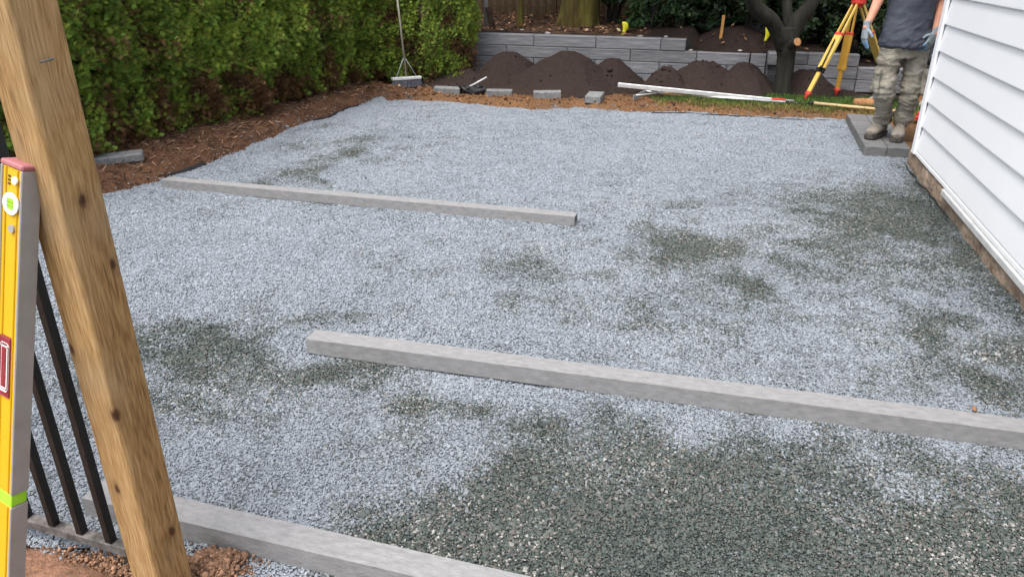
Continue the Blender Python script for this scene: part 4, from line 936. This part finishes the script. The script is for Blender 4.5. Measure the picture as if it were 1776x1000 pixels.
tube('stick', [(-.12, -.05, .06), (.02, -.04, .13), (.17, .0, .21)], .010, M['flash'], tl, 8)
# push broom leaning on the hedge
p = G(706, 152, .07); br = thing('push_broom', (p.x, p.y, zg(p.x, p.y)), 'push broom with grey bristles and a long wooden handle leaning on the hedge', 'broom', rz=R(24))
box('head', (.40, .075, .035), (0, 0, .115), M['flash'], br, bev=.006)
bm = bmesh.new()
for a_ in range(20):
    for b_ in range(4):
        x0_, y0_ = -.186 + a_ * .0196, -.027 + b_ * .018; tube_bm(bm, [(x0_, y0_, .10), (x0_ + random.uniform(-.01, .01), y0_ * 1.3 + random.uniform(-.008, .008), .0)], [.0085, .0105], 5)
bm_obj('bristles', bm, M['bristle'], br)
Minv = local(br); top = Minv @ V(689, -2, p.y + .07); tdir = (top - Vector((0, 0, .12))).normalized()
tube('handle', [(0, 0, .12), tuple(Vector((0, 0, .12)) + tdir * 1.62)], .0135, M['pale_handle'], br, 12)
for s_ in (-1, 1): tube('brace', [(s_ * .14, 0, .13), tuple(Vector((0, 0, .12)) + tdir * .27)], .004, M['steel'], br, 8)
tube('wood_chip', [(-.16, -.09, .0), (-.12, -.09, .05)], .02, M['handle'], br, 6)

# long aluminium straightedge, rake, wooden handle
def lay(px, py, dz): p_ = G(px, py, .07); return Vector((p_.x, p_.y, max(zg(p_.x, p_.y), .02) + dz))
s0 = V(1072, 147, 9.55); s1 = lay(1376, 181, .03)
se = thing('straightedge', s0, 'long bright aluminium straightedge with a red end, propped on the small soil heap', 'straightedge'); d = s1 - s0
def obox(name, p0_, p1_, sx, sz, mat, par, org):
    d_ = (p1_ - p0_); bm_ = bmesh.new(); q_ = d_.to_track_quat('X', 'Z'); box_bm(bm_, d_.length, sx, sz, Matrix.Translation((p0_ + p1_) / 2 - org) @ q_.to_matrix().to_4x4(), .003); return bm_obj(name, bm_, mat, par)
obox('beam', s0, s0 + d * .88, .045, .05, M['alu_bright'], se, s0); obox('red_end', s0 + d * .8805, s0 + d * .955, .046, .051, M['red'], se, s0); obox('end_piece', s0 + d * .9555, s1, .045, .05, M['alu'], se, s0)
r0_ = lay(1152, 167, .05); r1_ = lay(1362, 183, .035); r2_ = lay(1408, 184, .03)
rk = thing('landscape_rake', r0_, 'aluminium landscape rake lying on the clay with its wide head to the gravel', 'rake')
tube('handle', [Vector((0, 0, 0)), r1_ - r0_], .016, M['alu_bright'], rk, 12); tube('grip', [r1_ - r0_, r2_ - r0_], .019, M['black'], rk, 12)
h0 = G(1098, 176, .07); h0.z = .11; h1 = G(1140, 160, .07); h1.z = .13
tube('wood_socket', [Vector((0, 0, 0)), (r1_ - r0_) * .22], .021, M['handle'], rk, 12)
obox('head_bar', h0, h1, .012, .065, M['alu'], rk, r0_); tube('ferrule', [(-.15, 0, .015), (0, 0, 0)], [.013, .022], M['alu_bright'], rk, 10)
for q_ in (.08, .5, .92):
    tube('brace', [h0.lerp(h1, q_) - r0_ + Vector((0, 0, .02)), Vector((-.06, 0, .006))], .008, M['alu_bright'], rk, 8)
w0 = lay(1410, 183, .055); w1 = lay(1560, 199, .05); wh = thing('wooden_handle', w0, 'plain pale wooden tool handle lying on the grass by the worker', 'handle')
tube('shaft', [Vector((0, 0, 0)), w1 - w0], .018, M['handle'], wh, 12); tube('end_ferrule', [(-.05, .0, 0), (.0, 0, 0)], .0195, M['black'], wh, 12)

# ------------------------------------------------------------------ surveyor's tripod
AP = V(1489, 6, 9.45); feet = [G(1394, 176, .06), G(1449, 169, .06), Vector((4.95, 9.95, .06))]
tp = thing('survey_tripod', (AP.x, AP.y, .04), 'yellow wooden surveying tripod with red feet and a red head', 'tripod'); org = Vector((AP.x, AP.y, .04))
bm = bmesh.new(); tube_bm(bm, [(0, 0, AP.z - .04 + .0), (0, 0, AP.z - .04 + .035)], [.085, .085], 24); tube_bm(bm, [(0, 0, AP.z - .04 - .05), (0, 0, AP.z - .04)], [.045, .07], 16); bm_obj('head', bm, M['red'], tp)
bm = bmesh.new(); tube_bm(bm, [(0, 0, AP.z - .005), (0, 0, AP.z + .03), (0, 0, AP.z + .04), (0, 0, AP.z + .17), (0, 0, AP.z + .19)], [.055, .055, .08, .08, .05], 20); bm_obj('laser_body', bm, M['red'], tp)
for k, ftp in enumerate(feet):
    a_ = Vector((AP.x, AP.y, AP.z)) - org; b_ = ftp - org; d_ = (b_ - a_).normalized(); Ll = (b_ - a_).length
    out = Vector((d_.x, d_.y, 0)).normalized(); side = Vector((-out.y, out.x, 0)); wood = M['tripod'] if k != 1 else M['tripod_dark']
    a_ = a_ + out * .05
    d_ = (b_ - a_).normalized(); Ll = (b_ - a_).length
    for s_ in (-1, 1):
        obox('leg_rail', a_ + side * s_ * .028, a_ + side * s_ * .040 + d_ * Ll * .62, .02, .034, wood, tp, Vector())
    obox('leg_extension', a_ + d_ * Ll * .30, a_ + d_ * Ll * .93, .052, .028, wood, tp, Vector())
    obox('leg_panel', a_ + d_ * Ll * .32, a_ + d_ * Ll * .66, .1, .036, wood, tp, Vector())
    obox('leg_strap', a_ + d_ * Ll * .30, a_ + d_ * Ll * .325, .105, .040, M['red'], tp, Vector())
    obox('clamp', a_ + d_ * Ll * .655, a_ + d_ * Ll * .70, .112, .044, M['black'] if k != 1 else wood, tp, Vector())
    if k == 0:
        tube('clamp_knob', [a_ + d_ * Ll * .68 - side * .0 - out * .0 + Vector((0, -.02, .02)), a_ + d_ * Ll * .68 + Vector((-.02, -.06, .05))], [.022, .018], M['black'], tp, 10)
        tube('strap', [a_ + d_ * Ll * .36 + Vector((-.035, -.03, .0)), a_ + d_ * Ll * .66 + Vector((-.02, -.05, .02))], .008, M['black'], tp, 6)
    tube('foot', [a_ + d_ * Ll * .90, a_ + d_ * Ll * .93, a_ + d_ * Ll * 1.0], [.034, .026, .010], M['red'], tp, 10)
    obox('foot_plate', a_ + d_ * Ll * .915 - side * .045, a_ + d_ * Ll * .915 + side * .045, .03, .012, M['red'], tp, Vector())
# ------------------------------------------------------------------ people
def remesh(name, build, voxel, mat, parent, smooth_it=4, wr=None):
    bm = bmesh.new(); build(bm); bmesh.ops.recalc_face_normals(bm, faces=bm.faces)
    me = bpy.data.meshes.new(name + '_src'); bm.to_mesh(me); bm.free()
    o = bpy.data.objects.new(name + '_src', me); C.objects.link(o)
    r_ = o.modifiers.new('r', 'REMESH'); r_.mode = 'VOXEL'; r_.voxel_size = voxel
    if smooth_it: s_ = o.modifiers.new('s', 'SMOOTH'); s_.iterations = smooth_it; s_.factor = .5
    dg = bpy.context.evaluated_depsgraph_get(); m2 = bpy.data.meshes.new_from_object(o.evaluated_get(dg), depsgraph=dg); bpy.data.objects.remove(o); bpy.data.meshes.remove(me)
    m2.name = name; m2.materials.clear()
    if wr is not None:
        k = len(m2.vertices); co = np.empty(k * 3, np.float32); m2.vertices.foreach_get('co', co); co = co.reshape(-1, 3)
        nn = np.array([v.normal[:] for v in m2.vertices]); co = co + nn * wr(co)[:, None]
        m2.vertices.foreach_set('co', co.astype(np.float32).ravel()); m2.update()
    return link(name, m2, mat, parent, True)
def chain(bm, pts, rad, side=None, n=18, per=4):
    p_, r_ = dense(pts, [r if isinstance(r, tuple) else (r, r) for r in rad], per); tube_bm(bm, p_, r_, n, side)
def ball(bm, c, r):
    q_ = bmesh.ops.create_uvsphere(bm, u_segments=16, v_segments=12, radius=1); bmesh.ops.scale(bm, vec=r if isinstance(r, tuple) else (r, r, r), verts=q_['verts']); bmesh.ops.translate(bm, vec=c, verts=q_['verts'])
def hand(bm, wrist, d, palm_n, thumb_side, L=.19, curl=.35, fat=1.0):
    """palm and five fingers; d = direction of the hand, palm_n = normal of the palm, fingers curl towards it"""
    d = d.normalized(); palm_n = (palm_n - d * palm_n.dot(d)).normalized(); s = d.cross(palm_n).normalized()
    if s.dot(thumb_side) < 0: s = -s
    pl = L * .52
    chain(bm, [wrist - d * .045, wrist, wrist + d * pl * .5, wrist + d * pl], [(.033 * fat, .026 * fat), (.032 * fat, .023 * fat), (.042 * fat, .019 * fat), (.043 * fat, .015 * fat)], s)
    for k, (o_, l_) in enumerate(((.032, .44), (.011, .49), (-.010, .46), (-.030, .36))):
        b_ = wrist + d * pl * .92 + s * o_; c1, c2 = curl * (.8 + .15 * k), curl * (1.7 + .2 * k)
        d1 = (d * math.cos(c1) + palm_n * math.sin(c1) + s * o_ * 1.2).normalized(); d2 = (d * math.cos(c2) + palm_n * math.sin(c2)).normalized()
        m1 = b_ + d1 * L * l_ * .5; m2 = m1 + d2 * L * l_ * .5
        chain(bm, [b_ - d * .02, b_, m1, m2, m2 + d2 * .004], [.0105 * fat, .0105 * fat, .010 * fat, .0085 * fat, .004], s, 10, 3)
    tb = wrist + d * pl * .30 + s * .030; t1 = tb + (d * .6 + s * .75 + palm_n * .35).normalized() * .045; t2 = t1 + (d * .9 + s * .25 + palm_n * .4).normalized() * .036
    chain(bm, [tb - s * .02, tb, t1, t2, t2 + d * .004], [.014 * fat, .0145 * fat, .012 * fat, .0095 * fat, .004], palm_n, 10, 3)
def boot(parent, heel, toe_dir, ankle, K_=1.0):
    u = Vector((toe_dir.x, toe_dir.y, 0)).normalized(); s = Vector((-u.y, u.x, 0)); z0 = heel.z
    def bb(bm):
        chain(bm, [heel + u * .0 + Vector((0, 0, .05)), heel + u * .05 + Vector((0, 0, .062)), heel + u * .13 + Vector((0, 0, .062)), heel + u * .20 + Vector((0, 0, .052)), heel + u * .255 + Vector((0, 0, .048)), heel + u * .285 + Vector((0, 0, .042))],
              [(.030, .030), (.042, .046), (.044, .046), (.050, .036), (.048, .032), (.030, .020)], s)
        chain(bm, [heel + u * .055 + Vector((0, 0, .06)), heel + u * .055 + Vector((0, 0, .12)), ankle + Vector((0, 0, .04))], [(.042, .058), (.042, .050), (.046, .052)], s)
        chain(bm, [heel + u * .10 + Vector((0, 0, .115)), heel + u * .17 + Vector((0, 0, .082)), heel + u * .21 + Vector((0, 0, .07))], [(.028, .014), (.030, .014), (.026, .012)], s)
    o = remesh('boot', bb, .006, M['boot'], parent, 3, lambda co: (fbm(co[:, 0] * 30, co[:, 1] * 30, co[:, 2] * 40, 3) - .5) * .006)
    bm = bmesh.new(); prof = [(-.032, 0.0), (-.028, .028), (.02, .042), (.09, .040), (.15, .042), (.21, .053), (.26, .050), (.29, .036), (.305, .0)]
    lo = [heel + u * a + s * b_ for a, b_ in prof] + [heel + u * a - s * b_ for a, b_ in prof[::-1][1:-1]]
    v0 = [bm.verts.new(q_ + Vector((0, 0, .001))) for q_ in lo]; v1 = [bm.verts.new(q_ + Vector((0, 0, .026))) for q_ in lo]; k = len(lo)
    bm.faces.new(v0[::-1]); bm.faces.new(v1)
    for i in range(k): bm.faces.new((v0[i], v0[(i + 1) % k], v1[(i + 1) % k], v1[i]))
    bm_obj('sole', bm, M['sole'], o)
    bm = bmesh.new()
    for i in range(5):
        c_ = heel + u * (.185 - i * .022) + Vector((0, 0, .088 + i * .012)); tube_bm(bm, [c_ - s * .03 - Vector((0, 0, .01)), c_ + Vector((0, 0, .006)), c_ + s * .03 - Vector((0, 0, .01))], .003, 6)
    lo_ = bm_obj('laces', bm, M['trousers'], o)
    T_ = Matrix.Translation(heel) @ Matrix.Scale(K_, 4) @ Matrix.Translation(-heel)
    for q_ in (o, *o.children): q_.data.transform(T_)
def head_build(bm, c, fwd, up=Vector((0, 0, 1))):
    s = fwd.cross(up).normalized()
    chain(bm, [c - up * .115 + fwd * .025, c - up * .09 + fwd * .02, c - up * .03 + fwd * .008, c + up * .04, c + up * .09 - fwd * .008, c + up * .12 - fwd * .01], [(.028, .035), (.050, .062), (.066, .086), (.074, .096), (.062, .082), (.02, .03)], s, 20)
    chain(bm, [c + fwd * .088 + up * .012, c + fwd * .105 - up * .014, c + fwd * .116 - up * .03, c + fwd * .09 - up * .042], [.006, .010, .014, .007], s, 10)
    for q_ in (-1, 1):
        ball(bm, c + s * q_ * .074 - fwd * .005 - up * .005, (.012, .018, .030)); ball(bm, c + s * q_ * .033 + fwd * .078 + up * .022, (.020, .014, .009))
    ball(bm, c + fwd * .088 - up * .065, (.024, .012, .010)); ball(bm, c + fwd * .075 - up * .095, (.026, .022, .018))
def face_parts(par, c, fwd, up=Vector((0, 0, 1))):
    s = fwd.cross(up).normalized()
    for q_ in (-1, 1):
        bm = bmesh.new(); ball(bm, c + s * q_ * .031 + fwd * .083 + up * .004, .011); bm_obj('eye', bm, M['white'], par, True)
    def hb(bm): chain(bm, [c + up * .005 - fwd * .055, c + up * .06 - fwd * .02, c + up * .105 - fwd * .008, c + up * .128 - fwd * .01], [(.074, .062), (.080, .094), (.066, .086), (.02, .03)], s, 20)
    remesh('hair', hb, .008, M['hair'], par, 2, lambda co: (fbm(co[:, 0] * 50, co[:, 1] * 50, co[:, 2] * 20, 7) - .5) * .008)

# the worker standing on the step
ZS = .105
MY = 6.93
fwd = Vector((-.20, -.98, 0)).normalized(); lat = Vector((fwd.y, -fwd.x, 0)); lat = lat if lat.x > 0 else -lat      # lat: towards picture right = his left
heR = G(1531, 231, ZS); heL = G(1559, 234, ZS)
dR = (G(1497, 244, ZS) - heR); dL = (G(1549, 256, ZS) - heL)
heR = heR + dR.normalized() * .0; heL = heL + dL.normalized() * .0
man = thing('person', ((heR.x + heL.x) / 2, (heR.y + heL.y) / 2, ZS), 'standing worker in grey t-shirt, khaki cargo trousers, boots and grey-blue gloves', 'person')
O = Vector(man.location)
def rel(p): return Vector(p) - O
anR = rel(heR) + dR.normalized() * .055 + Vector((0, 0, .10)); anL = rel(heL) + dL.normalized() * .055 + Vector((0, 0, .10))
hipR = rel(V(1543, 97, MY + .02)); hipL = rel(V(1588, 101, MY + .02)); 
knR = rel(V(1533, 163, MY - .03)); knL = rel(V(1577, 166, MY - .04))
pel = rel(V(1568, 78, MY + .03)); chest = pel + Vector((.0, 0, .42)) ; neck = chest + Vector((0, 0, .20)); hd_c = neck + Vector((-.01, -.03, .17))
shR = chest - lat * .19 + Vector((0, 0, .10)); shL = chest + lat * .19 + Vector((0, 0, .10))
wrR = rel(V(1503, 46, MY - .06)); wrL = rel(V(1622, 58, MY - .12))
elR = rel(V(1534, -22, MY + .03)); elL = rel(V(1640, -12, MY + .02))
def body(bm):
    chain(bm, [pel - Vector((0, 0, .05)), pel + Vector((0, 0, .08)), pel + Vector((0, 0, .22)), chest, chest + Vector((0, 0, .13)), neck], [(.15, .10), (.155, .11), (.15, .11), (.165, .115), (.15, .09), (.06, .06)], lat)
    chain(bm, [neck - Vector((0, 0, .06)), neck + Vector((0, 0, .03)), hd_c - Vector((0, 0, .05))], [.062, .056, .055], lat)
    for h, k_, a_ in ((hipR, knR, anR), (hipL, knL, anL)): chain(bm, [h + Vector((0, 0, .03)), h.lerp(k_, .5), k_, k_.lerp(a_, .35), a_, a_ - Vector((0, 0, .05))], [.085, .07, .052, .053, .036, .036], lat)
    for s_, e_, w_ in ((shR, elR, wrR), (shL, elL, wrL)):
        chain(bm, [s_, s_.lerp(e_, .45), e_, e_.lerp(w_, .28), e_.lerp(w_, .7), w_, w_ + (w_ - e_).normalized() * .03], [(.058, .058), (.050, .052), (.043, .045), (.046, .047), (.036, .038), (.028, .033), (.026, .030)], lat)
    head_build(bm, hd_c, fwd)
bd = remesh('body', body, .010, M['skin'], man, 4)
face_parts(bd, hd_c, fwd)
def shirt(bm):
    chain(bm, [pel + Vector((.0, -.01, .00)), pel + Vector((0, -.01, .06)), pel + Vector((0, 0, .20)), chest - Vector((0, 0, .04)), chest + Vector((0, 0, .10)), chest + Vector((0, 0, .165))], [(.205, .165), (.200, .155), (.188, .140), (.195, .140), (.175, .115), (.10, .085)], lat, 28)
    for s_, e_ in ((shR, elR), (shL, elL)): chain(bm, [s_ + (chest - s_) * .3, s_, s_.lerp(e_, .4), s_.lerp(e_, .72)], [.085, .080, .074, .076], lat)
def shirt_w(co):
    u = co @ np.array(lat); z = co[:, 2] - pel.z
    low = sstep(.40, .0, z)
    dg_ = np.sin((z * 34 + u * 24) + 5 * fbm(u * 6 + 3, z * 6, co[:, 1] * 3, 401)) * .008 * low * sstep(.25, .7, fbm(u * 5 + 9, z * 4, 0 * z, 403))
    hz_ = np.sin(z * 62 + 7 * fbm(u * 5, z * 5, 0 * z, 405)) * .004 * sstep(.18, .02, np.abs(z - .06))
    rdg = (1 - np.abs(2 * fbm(u * 5 + z * 4, z * 9 - u * 5, co[:, 1] * 4, 409, 3) - 1)) ** 2
    return dg_ * .6 + hz_ * .6 + rdg * .020 * (.25 + low) + (fbm(u * 6, z * 6, co[:, 1] * 6, 407) - .5) * .02
remesh('t_shirt', shirt, .007, M['shirt'], man, 5, shirt_w)
def pants(bm):
    chain(bm, [pel + Vector((0, 0, .05)), pel - Vector((0, 0, .02)), pel - Vector((0, 0, .10))], [(.175, .125), (.182, .135), (.175, .125)], lat, 26)
    for h, k_, a_, q_ in ((hipR, knR, anR, -1), (hipL, knL, anL, 1)):
        lo = a_ + Vector((0, 0, .04))
        chain(bm, [h + Vector((0, 0, .07)), h - Vector((0, 0, .03)), h.lerp(k_, .5), k_ + Vector((0, 0, .03)), k_.lerp(a_, .4), k_.lerp(a_, .75), lo + Vector((0, 0, .05)), lo], [(.090, .112), (.094, .112), (.088, .098), (.080, .086), (.072, .080), (.066, .074), (.064, .074), (.060, .066)], lat, 24)
        pk = h.lerp(k_, .62) + lat * q_ * .085 - Vector((0, .02, 0))
        chain(bm, [pk + Vector((0, 0, .10)), pk + Vector((0, 0, .09)), pk - Vector((0, 0, .09)), pk - Vector((0, 0, .10))], [(.018, .05), (.026, .075), (.030, .080), (.02, .06)], lat, 14)
        fl = pk + Vector((0, 0, .085)) + lat * q_ * .010
        chain(bm, [fl + Vector((0, 0, .025)), fl, fl - Vector((0, 0, .03))], [(.022, .078), (.026, .084), (.026, .084)], lat, 14)
def pants_w(co):
    z = co[:, 2]; u = co @ np.array(lat); zz = z
    n1 = fbm(u * 4 + 11, co[:, 1] * 4, z * 4, 411)
    rg = lambda a, b_, c_, sd_: (1 - np.abs(2 * fbm(a, b_, c_, sd_, 3) - 1)) ** 2
    side_ = np.where(u > float(np.dot(np.array(knR + knL) / 2, np.array(lat))), 1., -1.)
    cuff = sstep(.34, .12, z); knee = np.exp(-((z - (knR.z + .0)) / .14) ** 2); crotch = np.exp(-((z - hipR.z) / .14) ** 2)
    r1 = np.sin(z * 85 + 9 * n1 + u * 12) * .012 * cuff
    r2 = np.sin(z * 48 + 8 * n1 - np.abs(u) * 34) * .009 * knee
    r3 = np.sin(z * 60 + 6 * n1 + np.abs(u) * 22) * .007 * crotch
    fold = rg(u * 5 + side_ * 3 + z * 4 * side_, co[:, 1] * 5, z * 13, 415) * .026 * (.35 + cuff + knee * .8 + crotch * .5) - .012
    fold2 = rg(u * 16 - z * 9, co[:, 1] * 14, z * 17 + u * 8, 417) * .009 - .004
    return r1 * .3 + r2 * .25 + r3 * .25 + fold + fold2 + (fbm(u * 7, co[:, 1] * 7, z * 5, 413) - .5) * .012
remesh('trousers', pants, .006, M['trousers'], man, 4, pants_w)
for w_, e_, th_, pn, cur in ((wrR, elR, lat * .6 + fwd * .8, lat * 1.0 - fwd * .3, .30), (wrL, elL, fwd * .6 - lat * .9, -lat * .7 - fwd * .8, .42)):
    dd = (w_ - e_).normalized() * .45 + Vector((0, 0, -1)) * .8
    if w_ is wrL: dd = dd + Vector((-.55, -.15, 0))
    if w_ is wrR: dd = dd + Vector((.12, 0, 0))
    gl = remesh('glove', lambda bm: hand(bm, w_, dd, pn, th_, .20, cur, 1.14), .0042, M['glove'], man, 2)
    me = gl.data; me.materials.append(M['glove_blue']); pnn = pn.normalized(); dn_ = dd.normalized(); fi = []
    for p_ in me.polygons: p_.material_index = 1 if ((p_.normal.dot(pnn) > .05 and (p_.center - w_).dot(dn_) > .01) or (p_.center - w_).dot(dn_) > .125) else 0
boot(man, rel(heR), dR, anR, 1.16); boot(man, rel(heL), dL, anL, 1.16)

# the second worker, sitting on a stump behind
S0 = Vector((4.72, 9.05, .06)); f2 = Vector((-.55, -.83, 0)).normalized(); l2_ = Vector((-f2.y, f2.x, 0)); l2_ = l2_ if l2_.x < 0 else -l2_
stp_ = thing('tree_stump', (5.02, 9.12, .03), 'rough brown sawn tree stump behind the standing worker', 'stump')
bumpy_tube('trunk', [dense([(0, 0, -.05), (0, 0, .1), (0, 0, .42)], [.27, .22, .20], 8)], M['cutwood'], stp_, 26, .08, 2.5, 501); tube('sawn_top', [(0, 0, .40), (0, 0, .425)], [.19, .18], M['stake'], stp_, 24, smooth=False)
P2 = thing('person', S0, 'seated worker in dark clothes, mostly hidden behind the standing worker', 'person')
pel2 = Vector((.22, .10, .52)); ch2 = pel2 + Vector((.0, -.05, .40)); nk2 = ch2 + Vector((-.03, -.05, .18)); hc2 = nk2 + Vector((-.03, -.06, .14))
kA = Vector((-.24, -.12, .52)); aA = Vector((-.33, -.02, .10)); kB = Vector((.12, -.34, .52)); aB = Vector((.10, -.30, .10))
shA = ch2 + Vector((-.17, .02, .08)); shB = ch2 + Vector((.17, -.05, .08)); eA = Vector((-.02, .02, .72)); wA = Vector((-.19, -.12, .66)); eB = Vector((.33, -.2, .72)); wB = Vector((.16, -.30, .63))
hA = pel2 + Vector((-.10, -.02, -.02)); hB = pel2 + Vector((.09, -.06, -.02))
def body2(bm):
    chain(bm, [pel2 - Vector((0, 0, .06)), pel2 + Vector((0, 0, .1)), ch2, ch2 + Vector((0, 0, .12)), nk2], [(.15, .11), (.15, .11), (.165, .115), (.14, .09), (.06, .06)], (1, 0, 0)); chain(bm, [nk2 - Vector((0, 0, .05)), hc2 - Vector((0, 0, .04))], [.06, .055])
    for h, k_, a_ in ((hA, kA, aA), (hB, kB, aB)): chain(bm, [h, h.lerp(k_, .5), k_, k_.lerp(a_, .4), a_, a_ - Vector((0, 0, .05))], [.08, .075, .055, .053, .036, .036])
    for s_, e_, w_ in ((shA, eA, wA), (shB, eB, wB)): chain(bm, [s_, e_, w_, w_.lerp(e_, -.1)], [.055, .043, .03, .028])
    head_build(bm, hc2, f2)
b2 = remesh('body', body2, .012, M['skin'], P2, 4); face_parts(b2, hc2, f2)
def cl_a(bm):
    chain(bm, [pel2 - Vector((0, 0, .08)), pel2 + Vector((0, 0, .08))], [(.17, .14), (.165, .13)], (1, 0, 0))
    for h, k_, a_ in ((hA, kA, aA), (hB, kB, aB)): chain(bm, [h, h.lerp(k_, .5), k_, k_.lerp(a_, .4), a_ + Vector((0, 0, .07))], [.10, .095, .082, .084, .085])
remesh('trousers', cl_a, .010, M['dark_cloth'], P2, 3, lambda co: (fbm(co[:, 0] * 12, co[:, 1] * 12, co[:, 2] * 8, 421) - .5) * .04)
def cl_b(bm):
    chain(bm, [pel2, pel2 + Vector((0, 0, .15)), ch2, ch2 + Vector((0, 0, .13)), nk2 - Vector((0, 0, .03))], [(.18, .14), (.175, .14), (.185, .135), (.16, .11), (.08, .075)], (1, 0, 0))
    for s_, e_ in ((shA, eA), (shB, eB)): chain(bm, [s_, s_.lerp(e_, .5), e_], [.075, .068, .062])
remesh('shirt', cl_b, .010, M['dark_cloth'], P2, 3, lambda co: (fbm(co[:, 0] * 10, co[:, 1] * 10, co[:, 2] * 10, 423) - .5) * .03)
for w_, e_, th_ in ((wA, eA, Vector((1, 0, 0))), (wB, eB, Vector((-1, 0, 0)))):
    remesh('glove', lambda bm: hand(bm, w_, Vector((-.25, -.2, -.5)), Vector((0, .5, -.5)), th_, .19, .4, 1.1), .006, M['glove_blue'], P2, 2)
boot(P2, aA + Vector((.06, .05, -.10)), Vector((-.7, -.6, 0)), aA); boot(P2, aB + Vector((.03, .06, -.10)), f2, aB)

# small things by the house corner
rp = HCp + hd * 1.75 + Vector((.52, 0, 0)); rp.z = .06
bm = bmesh.new(); bmesh.ops.create_icosphere(bm, subdivisions=4, radius=1)
for q_ in bm.verts:
    c_ = q_.co.copy(); n_ = float(fbm(np.array([c_.x * 2.2 + 5]), np.array([c_.y * 2.2]), np.array([c_.z * 2.2]), 431, 3)[0]) - .5
    q_.co = Vector((c_.x * .17, c_.y * .10, max(-.02, c_.z * .075))) * (1 + n_ * .9)
pk_ = bm_obj('red_packet', bm, M['red'], None, False); pk_.location = rp + Vector((0, 0, .04)); tag(pk_, 'crumpled red plastic packet on the ground behind the house corner', 'packet')
p = G(1502, 184, .07); lg = thing('split_log', (p.x, p.y, .05), 'short split brown log on the grass beside the standing worker', 'log', rz=R(-6))
bumpy_tube('wood', [dense([(-.14, 0, .04), (0, 0, .045), (.22, 0, .04)], [(.05, .06), (.06, .065), (.055, .06)], 6)], M['cutwood'], lg, 9, .02, 4, 441)
# a few fallen leaves on the gravel
for k, (px, py) in enumerate([(1428, 688), (1690, 711), (1386, 218), (1330, 238), (1215, 236), (1403, 245)]):
    p = G(px, py, .012); vv = []
    for i in range(9):
        a_ = i / 8 * 6.283; r_ = .5 + .12 * math.sin(a_ * 3 + k); vv.append((math.cos(a_) * r_, math.sin(a_) * r_ * .55, .10 * math.cos(a_ * 2 + k)))
    me = np_mesh('fallen_leaf', [(0, 0, 0)] + vv[:8], [(0, i + 1, (i + 1) % 8 + 1) for i in range(8)], np.tile([.26, .13, .055], (9, 1)) * random.uniform(.6, 1.2))
    o = link('fallen_leaf', me, M['litter']); o.scale = (.032,) * 3; o.location = p + Vector((0, 0, .006)); o.rotation_euler = (random.uniform(-.4, .4), random.uniform(-.4, .4), k * 1.3)
    tag(o, 'small dry brown leaf lying on the grey gravel', 'leaf', 'fallen leaves on the gravel'); so_ = o.modifiers.new('s', 'SOLIDIFY'); so_.thickness = .03
